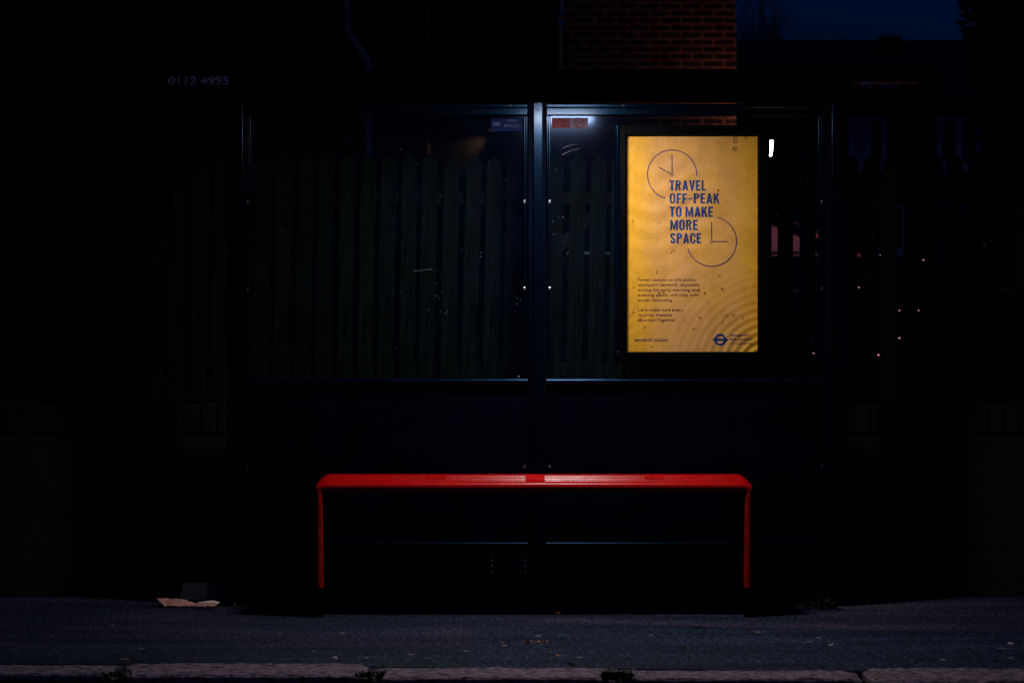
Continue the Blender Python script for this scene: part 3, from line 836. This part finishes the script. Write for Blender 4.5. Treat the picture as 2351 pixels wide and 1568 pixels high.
on_paper(m.build('marker_scribble', M['smudge'], po)); m = MB()
for i in range(3): m.stroke([(PX(1743), PZ(320.5+i*3)), (PX(1752), PZ(321+i*3))], 1.2*pxm, yt-0.0006)
on_paper(m.build('marker_scribble', M['smudge'], po))

# ------------------------------------------------------------------ red bench
B = root('bench', 'glossy red metal perch bench with ribbed seat and black feet in the shelter', 'bench')
bx0, bx1 = -0.889, 1.086                       # outer faces of the legs
by0, by1 = -0.47, -0.17                        # front, back
TH = 0.039; RC = 0.036
ztop = 0.6225
def section():
    """profile across the seat: u = depth from the front edge, n = height over the underside"""
    pts = []
    w = by1-by0; r = 0.018
    for k in range(9):                          # front nose
        a = R(-90 - 180*k/8); pts.append((r+r*math.cos(a)*1.0, TH/2+(TH/2)*math.sin(a)*1.0))
    # from underside front round to the top
    top = []
    nrib = 4; u = 0.050
    while u < w-0.05:
        for du, h in ((0.000, 0), (0.0028, 0.0030), (0.020, 0.0030), (0.023, 0)):
            top.append((u+du, TH+h))
        u += (w-0.10)/nrib
    pts += top
    for k in range(7):                          # back nose
        a = R(90 - 180*k/6); pts.append((w-r+r*math.cos(a), TH/2+TH/2*math.sin(a)))
    return pts
prof = section()
# tilt: the front edge sits a little lower
def seat_path():
    st = []
    xl, xr = bx0+TH/2, bx1-TH/2
    rc = RC
    for k in range(9):
        a = R(180-90*k/8); st.append((xl+rc+rc*math.cos(a), ztop-TH/2-rc+rc*math.sin(a), a))
    xs = [xl+rc+(xr-xl-2*rc)*i/24 for i in range(1, 24)]
    for x in xs: st.append((x, ztop-TH/2, R(90)))
    for k in range(9):
        a = R(90-90*k/8); st.append((xr-rc+rc*math.cos(a), ztop-TH/2-rc+rc*math.sin(a), a))
    return st
def sec_at(x, z, a, legf=0.0):
    out = []
    for u, n in prof:
        off = n-TH/2
        y = by0+u
        tilt = -0.018*(1-u/(by1-by0))*max(0, math.sin(a))
        out.append((x+off*math.cos(a), y, z+off*math.sin(a)+tilt))
    return out
st = seat_path()
m = MB(); m.sweep([sec_at(*s) for s in st]); 
seat = m.build('seat', M['bench'], B, True)
def sharp(o, ang=35):
    me = o.data
    bm = bmesh.new(); bm.from_mesh(me)
    for e in bm.edges:
        if len(e.link_faces) == 2 and e.calc_face_angle(0) > R(ang): e.smooth = False
    bm.to_mesh(me); bm.free()
sharp(seat)
zred = Z(1340, 11.0)
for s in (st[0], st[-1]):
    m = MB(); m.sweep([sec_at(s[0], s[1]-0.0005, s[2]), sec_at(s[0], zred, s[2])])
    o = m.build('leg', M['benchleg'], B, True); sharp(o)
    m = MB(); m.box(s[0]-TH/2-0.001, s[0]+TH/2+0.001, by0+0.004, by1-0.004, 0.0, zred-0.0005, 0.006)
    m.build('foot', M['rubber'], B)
# plain patch plate in the middle of the seat, and two flush joint plates
def plate(px0, px1, mat, lift, u0, u1, name):
    x0, x1 = X(px0, 10.95), X(px1, 10.95); m = MB()
    def zt(u): return ztop+0.0030-0.018*(1-u/(by1-by0))+lift
    a = [(x0, by0+u0, zt(u0)), (x1, by0+u0, zt(u0)), (x1, by0+u1, zt(u1)), (x0, by0+u1, zt(u1))]
    b = [(p[0], p[1], p[2]-0.004) for p in a]
    m.sweep([b, a]); return m.build(name, mat, B)
plate(1207, 1251, M['benchpatch'], 0.0005, 0.045, 0.235, 'patch_plate')
plate(977, 1022, M['bench'], -0.0006, 0.055, 0.235, 'joint_plate')
plate(1481, 1527, M['bench'], -0.0006, 0.055, 0.235, 'joint_plate')

# ------------------------------------------------------------------ garden wall and picket fence
GW = root('garden_wall', 'low dark brick garden wall with upright brick coping behind the shelter', 'wall')
WY = 0.235
m = MB(); m.box(-9, 9, WY, WY+0.215, 0, 0.774)
m.build('brickwork', M['wallbrick'], GW)
m = MB(); x = -9.0; rr = random.Random(5)
while x < 9:
    w = 0.072+rr.uniform(-0.003, 0.003)
    m.box(x, x+w, WY-0.003+rr.uniform(-0.003, 0.003), WY+0.215, 0.784, 0.920+rr.uniform(-0.004, 0.004), 0.004, 1)
    x += w+0.008
m.box(-9, 9, WY+0.008, WY+0.2, 0.775, 0.908)
m.build('coping', M['coping'], GW)

FD = 11.65; FY = FD+CAM_Y
PF = root('picket_fence', 'weathered wooden picket fence with pointed tops standing behind the garden wall', 'fence')
zp0, zpa, zps = 0.925, Z(355, FD), Z(374, FD)
for rz in (Z(848, FD), Z(455, FD)):
    m = MB(); m.box(-9, 9, FY+0.020, FY+0.050, rz-0.032, rz+0.032, 0.003, 1)
    m.build('fence_rail', M['picket'], PF)
period = 48.08*FD/F; wid = 35.2*FD/F
xc0 = X(1148-48.08*5+24.04, FD)
rr = random.Random(11)
k0, k1 = -31, 33
protos = {}
for k in range(k0, k1+1):
    xc = xc0+k*period+rr.uniform(-0.003, 0.003)
    # the deep green ones stand in the middle
    key = rr.choice([0, 1, 2]) if abs(k-2) < 9 else rr.choice([3, 4, 5])
    dz = rr.uniform(-0.012, 0.008)
    if key not in protos:
        m = MB(); w = wid*rr.uniform(0.95, 1.03)
        m.prism([(-w/2, 0), (w/2, 0), (w/2, zps-zp0), (w*0.10, zpa-zp0), (-w*0.10, zpa-zp0), (-w/2, zps-zp0)], 'y', -0.009, 0.009)
        bmesh.ops.bevel(m.b, geom=[e for e in m.b.edges], offset=0.002, segments=1, affect='EDGES')
        o = m.build('picket', M['picketgreen'] if key in (0, 3) else M['picket'], PF)
        protos[key] = o
    else:
        o = protos[key].copy(); COL.objects.link(o); o.parent = PF
    o.location = (xc, FY+rr.uniform(-0.003, 0.003)+0.009, zp0+dz)
    o.rotation_euler = (0, R(1.15+rr.uniform(-0.35, 0.35)), 0)

# ------------------------------------------------------------------ houses behind
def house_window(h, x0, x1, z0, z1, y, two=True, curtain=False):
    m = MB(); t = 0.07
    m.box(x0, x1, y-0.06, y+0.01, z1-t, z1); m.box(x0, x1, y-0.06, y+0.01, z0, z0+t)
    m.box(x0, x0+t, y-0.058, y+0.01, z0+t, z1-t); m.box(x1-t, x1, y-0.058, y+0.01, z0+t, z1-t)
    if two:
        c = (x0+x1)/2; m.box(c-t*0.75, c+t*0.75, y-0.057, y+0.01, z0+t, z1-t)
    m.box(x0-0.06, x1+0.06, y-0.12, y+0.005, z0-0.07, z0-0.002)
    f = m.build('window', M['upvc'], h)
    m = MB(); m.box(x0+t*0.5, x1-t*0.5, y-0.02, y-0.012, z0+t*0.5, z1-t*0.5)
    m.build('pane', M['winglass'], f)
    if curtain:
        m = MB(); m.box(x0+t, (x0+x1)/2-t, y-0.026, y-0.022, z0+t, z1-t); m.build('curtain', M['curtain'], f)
def gable_roof(h, x0, x1, y0, y1, z, rise, mat):
    m = MB(); ym = (y0+y1)/2
    m.prism([(y0-0.3, z-0.05), (ym, z+rise), (y1+0.3, z-0.05), (y1+0.3, z-0.2), (y0-0.3, z-0.2)], 'x', x0-0.2, x1+0.2)
    return m.build('roof', mat, h)

# dark brick house with the bent downpipe
DA = 20.0
HA = root('dark_brick_house', 'dark brick house with a pale bent drainpipe near its corner', 'house')
ax0, ax1, ay = X(-900, DA), X(866, DA), DA+CAM_Y
m = MB(); m.box(ax0, ax1, ay, ay+7, GZ, 6.4); m.build('wall', M['brickdark'], HA)
gable_roof(HA, ax0, ax1, ay, ay+7, 6.4, 2.2, M['slate'])
m = MB(); m.tube([P(797, -400, DA-0.07), P(797, 30, DA-0.07), P(798, 72, DA-0.07), P(812, 96, DA-0.07), P(828, 118, DA-0.07), P(843, 140, DA-0.07), P(845, 160, DA-0.07), P(845, 850, DA-0.07)], 0.030, 10)
m.build('downpipe', M['pipe'], HA, True)
house_window(HA, X(150, DA), X(420, DA), 4.6, 5.9, ay)
# set-back rendered house
DB = 25.35
HB = root('rendered_house', 'nearly black rendered house set back between the two brick houses', 'house')
b0, b1, b_y = X(868, DB), X(1340, DB), DB+CAM_Y
m = MB(); m.box(b0, b1, b_y, b_y+5, GZ, 6.6); m.build('wall', M['render'], HB)
gable_roof(HB, b0, b1, b_y, b_y+5, 6.6, 2.0, M['slate'])
m = MB(); m.tube([P(980, -300, DB-0.08), P(980, 800, DB-0.08)], 0.032, 10); m.build('downpipe', M['pipedark'], HB, True)
# warm downlight on that house, seen through the left bay
wl_ = root('wall_light', 'small warm downlight on the dark rendered house, seen through the left bay', 'wall light')
p = P(1131, 298, DB-0.08)
m = MB(); m.box(p.x-0.05, p.x+0.05, b_y-0.22, b_y+0.001, p.z+0.0, p.z+0.07, 0.01); m.build('bracket', M['case'], wl_)
m = MB(); m.box(p.x-0.035, p.x+0.035, b_y-0.12, b_y-0.05, p.z-0.012, p.z-0.0005); m.build('lens', M['downlight'], wl_)
ld = bpy.data.lights.new('downlight', 'SPOT'); ld.energy = 5; ld.color = (1.0, 0.55, 0.22); ld.spot_size = R(58); ld.spot_blend = 0.9; ld.shadow_soft_size = 0.03
lo = bpy.data.objects.new('downlight', ld); COL.objects.link(lo); lo.parent = wl_
lo.location = (p.x, b_y-0.075, p.z-0.03)
lo.rotation_euler = Vector((-1.1, 0.12, -0.75)).to_track_quat('-Z', 'Y').to_euler()

# red brick house, lit by its lantern
DCc = 25.2
HC = root('red_brick_house', 'red brick house with pale mortar, lit at its lower corner by a lantern', 'house')
c0, c1, c_y = X(1283, DCc), X(1690, DCc), DCc+CAM_Y
m = MB(); m.box(c0, c1, c_y, c_y+6, GZ, 7.2); m.build('wall', M['brickred'], HC)
m = MB(); m.prism([(c0-0.2, 7.2), ((c0+c1)/2, 8.4), (c1+0.2, 7.2)], 'y', c_y-0.2, c_y+6.2); m.build('roof', M['slate'], HC)
m = MB(); m.tube([P(1287, -300, DCc-0.06), P(1289, 20, DCc-0.06), P(1289, 40, DCc-0.06), P(1286, 52, DCc-0.06), P(1286, 900, DCc-0.06)], 0.020, 10)
dp = m.build('downpipe', M['pipe'], HC, True)
for py in (28, 55):
    q = P(1289 if py == 28 else 1286, py, DCc-0.06); m = MB()
    m.box(q.x-0.028, q.x+0.028, q.y-0.03, q.y+0.03, q.z-0.03, q.z+0.03, 0.008)
    m.build('pipe_collar', M['chrome'], dp)

# the lantern
LN = root('lantern', 'glowing white lantern on a bracket beside the red brick house', 'lantern')
DL = 24.85
q0, q1 = P(1770.5, 326, DL), P(1766.5, 362, DL)
m = MB(); m.tube([P(1771.5, 324, DL), P(1771, 335, DL), P(1769, 350, DL)], 0.009, 10); m.build('tube_lamp', M['bulb'], LN, True)
m = MB(); bmesh.ops.create_icosphere(m.b, subdivisions=2, radius=0.016, matrix=Matrix.Translation(P(1767.5, 355, DL))); m.build('bulb', M['bulb'], LN, True)
m = MB(); m.tube([P(1771, 322, DL), P(1771, 316, DL), (c1-0.02, c_y+0.2, Z(300, DCc))], 0.012, 8); m.build('bracket', M['case'], LN, True)
pl = bpy.data.lights.new('lantern_light', 'POINT'); pl.energy = 15; pl.color = (1.0, 0.42, 0.20); pl.shadow_soft_size = 0.05
pobj = bpy.data.objects.new('lantern_light', pl); COL.objects.link(pobj); pobj.parent = LN
pobj.location = P(1775, 345, DL-0.06)
q = P(1760, 345, DL-0.1); m = MB(); m.box(q.x-0.006, q.x, q.y-0.13, q.y+0.10, q.z-0.14, q.z+0.048); m.build('light_blocker', M['case'], LN)  # plate added to keep lantern light off the lower left wall

# pink shed behind the parked car
DS = 25.75
SH = root('shed', 'small pink painted shed behind the parked car, lit by the lantern', 'shed')
s0, s1, sy = X(1700, DS), X(2010, DS), DS+CAM_Y
m = MB(); m.prism([(s0, GZ), (s1, GZ), (s1, Z(590, DS)), (s0, Z(440, DS))], 'y', sy, sy+1.6); m.build('wall', M['pink'], SH)
m = MB(); m.prism([(s0-0.1, Z(440, DS)+0.045), (s1+0.1, Z(590, DS)-0.045), (s1+0.1, Z(590, DS)-0.005), (s0-0.1, Z(440, DS)+0.085)], 'y', sy-0.1, sy+1.7); m.build('roof', M['slate'], SH)

# distant terrace with pale windows
DT = 38.0
HT = root('terraced_house', 'distant dark terraced house with two pale upstairs windows and low roofline', 'house')
t0, t1, ty = X(1640, DT), X(3000, DT), DT+CAM_Y
zev = Z(230, DT)
m = MB(); m.box(t0, t1, ty, ty+8, GZ, zev); m.build('wall', M['brickdark'], HT)
m = MB(); m.prism([(ty-0.3, zev), (ty+4, Z(92, DT+4)), (ty+8.3, zev)], 'x', t0, t1)
rf = m.build('roof', M['slate'], HT)
m = MB(); m.box(X(2018, DT+4), X(2060, DT+4), ty+3.6, ty+4.4, Z(120, DT+4), Z(87, DT+4)); m.build('chimney', M['brickdark'], rf)
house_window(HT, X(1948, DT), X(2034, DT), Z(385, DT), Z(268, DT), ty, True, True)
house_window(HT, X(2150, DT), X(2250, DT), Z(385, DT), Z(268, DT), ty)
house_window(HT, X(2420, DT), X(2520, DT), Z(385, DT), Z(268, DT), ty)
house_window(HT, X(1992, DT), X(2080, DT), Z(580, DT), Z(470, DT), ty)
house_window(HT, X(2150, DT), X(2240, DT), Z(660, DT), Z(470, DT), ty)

# ------------------------------------------------------------------ parked car behind the fence
DK = 18.0
CAR = root('parked_car', 'dark parked car with a bright chrome beltline, half hidden behind the picket fence', 'car')
ky0, ky1 = DK+CAM_Y, DK+CAM_Y+1.75
def K(px): return X(px, DK)
zbelt = Z(581, DK); zfl = GZ+0.16
xa, xb = K(1190), K(2420)
m = MB()
body = [(xa, zfl+0.15), (xa+0.05, zbelt-0.15), (xa+0.25, zbelt-0.02), (K(1935), zbelt-0.02), (K(2050), zbelt-0.04), (K(2300), zbelt-0.16), (xb-0.02, zbelt-0.38), (xb, zfl+0.1), (xb-0.1, zfl), (xa+0.1, zfl)]
m.prism(body, 'y', ky0+0.04, ky1-0.04)
bmesh.ops.bevel(m.b, geom=m.b.edges[:], offset=0.03, segments=2, affect='EDGES')
m.build('body', M['carpaint'], CAR)
# door crease standing proud of the side
m = MB()
cr = [P(1500, 725, DK), P(1765, 692, DK), P(1800, 678, DK), P(1840, 669, DK), P(1880, 665, DK), P(1950, 672, DK), P(2200, 690, DK)]
m.tube([(c.x, ky0+0.035, c.z) for c in cr], 0.014, 8); m.build('side_crease', M['carpaint'], CAR, True)
m = MB(); m.box(K(1300), K(1940), ky0+0.028, ky0+0.045, zbelt-0.012, zbelt+0.012, 0.004); m.build('chrome_strip', M['chrome'], CAR)
# roof and pillars: one bent band seen from the side, on both sides and on top
rl = [(K(1290), zbelt), (K(1400), Z(470, DK)), (K(1560), Z(430, DK)), (K(1690), Z(448, DK)), (K(1775), Z(485, DK)), (K(1830), Z(508, DK)), (K(1890), Z(533, DK)), (K(1950), zbelt)]
m = MB()
up = [(p[0], p[1]+0.10) for p in rl[1:-1]]
out = [(rl[0][0]-0.12, zbelt)] + up + [(rl[-1][0]+0.16, zbelt)]
inn = rl
for ya, yb_ in ((ky0+0.10, ky0+0.16), (ky1-0.16, ky1-0.10)):
    for i in range(len(inn)-1):
        m.prism([inn[i], inn[i+1], out[i+1], out[i]], 'y', ya, yb_)
for i in range(1, len(inn)-2):
    m.prism([(inn[i][0], inn[i][1]+0.05), (inn[i+1][0], inn[i+1][1]+0.05), out[i+1], out[i]], 'y', ky0+0.16, ky1-0.16)
m.box(K(1600)-0.03, K(1600)+0.03, ky0+0.105, ky0+0.155, zbelt, Z(430, DK)+0.03)
m.build('roof_frame', M['carpaint'], CAR)
m = MB(); m.prism([rl[0]]+rl[1:-1]+[rl[-1]], 'y', ky0+0.125, ky0+0.130); m.build('side_window', M['carglass'], CAR)
m = MB(); m.prism([rl[0]]+rl[1:-1]+[rl[-1]], 'y', ky1-0.130, ky1-0.125); m.build('side_window', M['carglass'], CAR)
for wx in (K(1430), K(2190)):
    for wy in (ky0+0.13, ky1-0.13):
        m = MB(); n = 24
        m.prism([(wx+0.31*math.cos(2*math.pi*i/n), GZ+0.31+0.31*math.sin(2*math.pi*i/n)) for i in range(n)], 'y', wy-0.1, wy+0.1)
        w = m.build('wheel', M['tyre'], CAR)
        m = MB(); m.prism([(wx+0.19*math.cos(2*math.pi*i/n), GZ+0.31+0.19*math.sin(2*math.pi*i/n)) for i in range(n)], 'y', wy-0.105, wy+0.105)
        m.build('rim', M['carpaint'], w)
for hy in (ky0+0.15, ky1-0.45):
    m = MB(); m.box(K(2395), xb+0.012, hy, hy+0.30, zbelt-0.36, zbelt-0.22, 0.02); m.build('headlight', M['winglass'], CAR)

# glowing beads added for glints of unclear source right of the shelter
flabels = []
for i, (px, py) in enumerate(((2120, 597), (1972, 660), (2065, 713), (2109, 713), (2065, 776), (2017, 815), (1868, 811), (2021, 586))):
    q = P(px, py, FD-0.02); f = (1.0, 0.9, 0.85, 0.85, 1.15, 1.15, 1.0, 0.5)[i]
    t = root('glint_point', 'added glowing bead for a tiny pinkish glint at the dark picket fence near the right corner post', 'added glint', 'added glints on the dark fence')
    m = MB(); bmesh.ops.create_icosphere(m.b, subdivisions=1, radius=0.0042*f, matrix=Matrix.Translation(q) @ Matrix.Rotation(R(20), 4, 'Y') @ Matrix.Diagonal((1.5, 1, 0.8, 1)))
    m.build('bulb', M['glint'], t, True)  # glowing bead in place of a glint
    m = MB(); m.tube([(q.x, q.y+0.003, q.z), (q.x, q.y+0.018, q.z+0.004)], 0.003, 6); m.build('glint_stem', M['case'], t)

# ------------------------------------------------------------------ trees
def leaf_crown(m, c, rad, n, size, rr, shell=0.45):
    for _ in range(n):
        while True:
            v = Vector((rr.uniform(-1, 1), rr.uniform(-1, 1), rr.uniform(-1, 1)))
            if shell < v.length < 1: break
        bulge = 1+0.05*math.sin(v.x*9+v.z*7)+0.04*math.sin(v.z*15+v.y*9)
        p = Vector((c[0]+v.x*rad[0]*bulge, c[1]+v.y*rad[1]*bulge, c[2]+v.z*rad[2]*bulge))
        s = size*rr.uniform(0.6, 1.3)
        rot = Matrix.Rotation(rr.uniform(0, 6.28), 3, 'Z') @ Matrix.Rotation(rr.uniform(-1.3, 1.3), 3, 'X')
        a = rot @ Vector((s, 0, 0)); b = rot @ Vector((0, 0, s*0.55))
        m.poly([p-a, p-b, p+a, p+b])
DQ = 17.0
T1 = root('evergreen_tree', 'dense black evergreen tree cutting into the night sky at the right edge', 'tree')
rr = random.Random(21)
base = P(2470, 700, DQ)
m = MB(); m.tube([(base.x, base.y, GZ-0.1), (base.x+0.03, base.y, 2.6), (base.x-0.02, base.y, 4.5), (base.x, base.y, 6.0)], 0.14, 10, 0.05)
for k in range(9):
    z = 1.6+k*0.45; a = k*2.4
    m.tube([(base.x, base.y, z), (base.x+0.35*math.cos(a), base.y+0.35*math.sin(a), z+0.2), (base.x+0.62*math.cos(a), base.y+0.6*math.sin(a), z+0.45)], 0.035, 6, 0.01)
m.build('trunk', M['bark'], T1, True)
m = MB()
leaf_crown(m, (base.x, base.y, 4.4), (0.80, 0.85, 2.3), 48000, 0.050, rr, 0.35)
leaf_crown(m, (base.x+0.1, base.y, 2.2), (0.80, 0.8, 1.5), 14000, 0.055, rr, 0.35)
m.build('crown', M['leafdark'], T1)
# bare tree whose twigs show against the sky beside the brick house
T2 = root('bare_tree', 'bare winter tree with fine twigs against the blue night sky beside the brick house', 'tree')
DW = 44.0
m = MB(); rr = random.Random(9)
tb = P(1660, 300, DW)
def branch(p, d, L, r, lvl):
    pts = [p]
    q = p.copy()
    for i in range(4):
        d = (d+Vector((rr.uniform(-.2, .2), rr.uniform(-.2, .2), rr.uniform(-.05, .15)))).normalized()
        q = q+d*L/4; pts.append(q.copy())
    m.tube(pts, r, 5, r*0.45)
    if lvl > 0:
        for i in range(5):
            k = rr.randint(1, 4)
            nd = (d+Vector((rr.uniform(-.9, .9), rr.uniform(-.5, .5), rr.uniform(-.3, .7)))).normalized()
            branch(pts[k], nd, L*rr.uniform(.5, .75), r*0.5, lvl-1)
m.tube([(tb.x, tb.y, GZ-0.1), (tb.x+.05, tb.y, 2.5), (tb.x, tb.y, 4.0)], 0.16, 8, 0.10)
for k in range(6):
    branch(Vector((tb.x, tb.y, 3.2+k*0.15)), Vector((0.9-0.25*k, rr.uniform(-.3, .3), 0.8)).normalized(), 1.7, 0.05, 3)
m.build('branches', M['bark'], T2)

# ------------------------------------------------------------------ litter and weeds
def gz(px, py, z=0.004):
    x, y = gp(px, py); return Vector((x, y, z))
# crumpled card wrapper lying by the left post
CW = root('cardboard_wrapper', 'crumpled pinkish cardboard wrapper with white lining lying by the left post', 'litter')
m = MB(); dw = 11.2
front = [(361, 1375), (378, 1391), (400, 1390), (425, 1391), (447, 1393), (465, 1392), (480, 1393), (495, 1394)]
back = [(361, 1372), (385, 1373), (405, 1374), (428, 1377), (447, 1384), (468, 1380), (490, 1378), (504, 1382)]
fv = []; bv = []
rr = random.Random(2)
for (fx, fy), (bx, by) in zip(front, back):
    d = F*CAM_Z/(1394-HZ)
    p = P(fx, fy, d); p.z = max(0.006, p.z); fv.append(p)
    q = P(bx, by, d+0.05+rr.uniform(0, 0.03)); bv.append(q)
for i in range(len(fv)-1):
    m.poly((fv[i], fv[i+1], bv[i+1], bv[i]))
bmesh.ops.remove_doubles(m.b, verts=m.b.verts, dist=1e-5)
bmesh.ops.subdivide_edges(m.b, edges=m.b.edges[:], cuts=3, use_grid_fill=True)
for v in m.b.verts:
    v.co.z += rr.uniform(-0.002, 0.003); v.co.y += rr.uniform(-0.004, 0.004); v.co.x += rr.uniform(-0.002, 0.002)
    v.co.z = max(0.004, v.co.z)
m.b.normal_update()
r_ = bmesh.ops.solidify(m.b, geom=m.b.faces[:], thickness=0.003)
m.build('card', M['card'], CW, weld=True)
m = MB()
wl2 = [(455, 1383), (468, 1380), (490, 1378), (504, 1381)]; wl3 = [(455, 1384.5), (470, 1383.5), (490, 1383), (501, 1385)]
a_ = [P(x, y, 11.13) for x, y in wl2]; b_ = [P(x, y, 11.11) for x, y in wl3]
for i in range(3): m.poly((b_[i], b_[i+1], a_[i+1], a_[i]))
m.b.normal_update(); bmesh.ops.solidify(m.b, geom=m.b.faces[:], thickness=0.002)
m.build('white_lining', M['cardwhite'], CW, weld=True)
# flattened box leaning on the wall behind it
m = MB()
qd = F*CAM_Z/(1376-HZ)
pts = [P(413, 1376, qd), P(525, 1376, qd), P(521, 1336, qd+0.04), P(421, 1337, qd+0.04)]
m.poly(pts); m.b.normal_update(); bmesh.ops.solidify(m.b, geom=m.b.faces[:], thickness=0.012)
tag(m.build('cardboard_sheet', M['cardbox']), 'brownish grey cardboard sheet leaning against the brick wall behind the wrapper', 'cardboard')
def blob(name, label, cat, group, mat, p, sx, sy, h, rz=0, n=9, rs=None):
    m = MB(); rr = rs or random
    top = [(sx*0.8*math.cos(2*math.pi*k/n)*rr.uniform(.8, 1.1), sy*0.8*math.sin(2*math.pi*k/n)*rr.uniform(.8, 1.1), h*rr.uniform(.7, 1.2)) for k in range(n)]
    bot = [(t[0]*1.25, t[1]*1.25, 0) for t in top]
    m.sweep([bot, top])
    o = m.build(name, mat); o.location = p; o.rotation_euler.z = rz
    return tag(o, label, cat, group)
rr = random.Random(31)
for px, py in ((256, 1437), (323, 1490), (286, 1515), (57, 1534), (627, 1531), (768, 1512), (840, 1511), (944, 1504), (1070, 1496), (1158, 1484), (1145, 1542-8), (785, 1455), (1236, 1461), (1330, 1511), (1860, 1475), (1880, 1466), (2095, 1540-22), (2165, 1540-24), (2320, 1512), (2300, 1490), (1850, 1542), (1740, 1453), (1495, 1460), (720, 1497)):
    blob('gum_spot', 'pale flattened gum spot on the dark pavement', 'gum spot', 'old gum spots on the pavement', M['gum'], gz(px, py), rr.uniform(.010, .019), rr.uniform(.010, .02), 0.002, rr.uniform(0, 3), 9, rr)
def leaf(px, py, s, label, group='dry leaves on the pavement', mat=None):
    m = MB(); a = s
    ps = [(-a, 0, 0.002), (-a*0.4, a*0.5, 0.008), (a*0.4, a*0.42, 0.010), (a*1.1, 0, 0.004), (a*0.4, -a*0.42, 0.003), (-a*0.4, -a*0.5, 0.004)]
    m.poly(ps); m.poly([(a*1.0, -0.001, 0.003), (a*1.5, -0.0015, 0.002), (a*1.5, 0.0015, 0.002), (a*1.0, 0.001, 0.003)])
    m.b.normal_update(); bmesh.ops.solidify(m.b, geom=m.b.faces[:], thickness=0.001)
    o = m.build('dry_leaf', mat or M['leafdry']); o.location = gz(px, py); o.rotation_euler = (rr.uniform(-.2, .2), rr.uniform(-.2, .2), rr.uniform(0, 6))
    return tag(o, label, 'leaf', group)
for px, py in ((1203, 1476), (1212, 1477), (1220, 1476), (1228, 1478), (1236, 1477), (1247, 1477), (1256, 1477), (1210, 1480), (1153, 1479)):
    leaf(px, py, rr.uniform(.007, .012), 'small orange leaf fragment in the little cluster in front of the bench')
leaf(1311, 1561-32, .020, 'lone orange leaf near the kerb, below the middle of the bench')
leaf(1281, 1500+9, .013, 'yellowish leaf beside a pale stone, a hand above the lone orange leaf')
leaf(1264, 1502, .009, 'tiny pale leaf above and left of the yellowish leaf')
leaf(642, 1459, .010, 'small orange leaf by the foot of the left bench leg')
leaf(1280, 1409, .022, 'curled brown leaf at the shadow edge under the bench')
leaf(1607, 1445, .030, 'large dark leaf on the pavement below the poster', mat=M['speck'])
leaf(2013, 1586-24, .014, 'orange scrap of leaf in the joint between two kerbstones')
for px, py, lab in ((2358, 1466, 'white scrap of paper at the far right of the pavement'), (2321, 1480, 'pale torn scrap left of the white one at the right end of the pavement'),
                    (1909, 1483, 'pale curl of paper on the pavement right of the bench'), (768, 1543-30, 'pale stub on the pavement below the left bench leg')):
    blob('paper_scrap', lab, 'litter', 'scraps of paper on the pavement', M['scrap'], gz(px, py), .018, .012, .006, rr.uniform(0, 3), 7, rr)
blob('pebble', 'tiny white pebble by the foot of the left corner post', 'pebble', None, M['cardwhite'], gz(539, 1419-28), .008, .008, .014, 0, 8, rr)
def weed(px, py, n, h, lab, spread=.05):
    m = MB(); p = gz(px, py, 0.0)
    for _ in range(n):
        a = rr.uniform(0, 6.28); l = h*rr.uniform(.5, 1.2); o = Vector((rr.uniform(-spread, spread), rr.uniform(-spread, spread)*.5, 0))
        b = o+Vector((math.cos(a)*l*.5, math.sin(a)*l*.5, l*.7)); t = o+Vector((math.cos(a)*l, math.sin(a)*l, l*.8))
        s = Vector((-math.sin(a), math.cos(a), 0))*h*.16
        m.poly([o, b-s, t, b+s])
    ob = m.build('weed', M['weed']); ob.location = p
    return tag(ob, lab, 'weed', 'weeds growing in the joints')
weed(268, 1556, 60, .035, 'small weed in the kerb joint below the wrapper')
weed(851, 1558, 60, .035, 'weed in the kerb joint below the left bench leg')
weed(1417, 1562, 110, .045, 'bushy weed in the kerb joint below the poster')
weed(1885, 1398, 60, .05, 'low weed at the foot of the right corner post', .07)
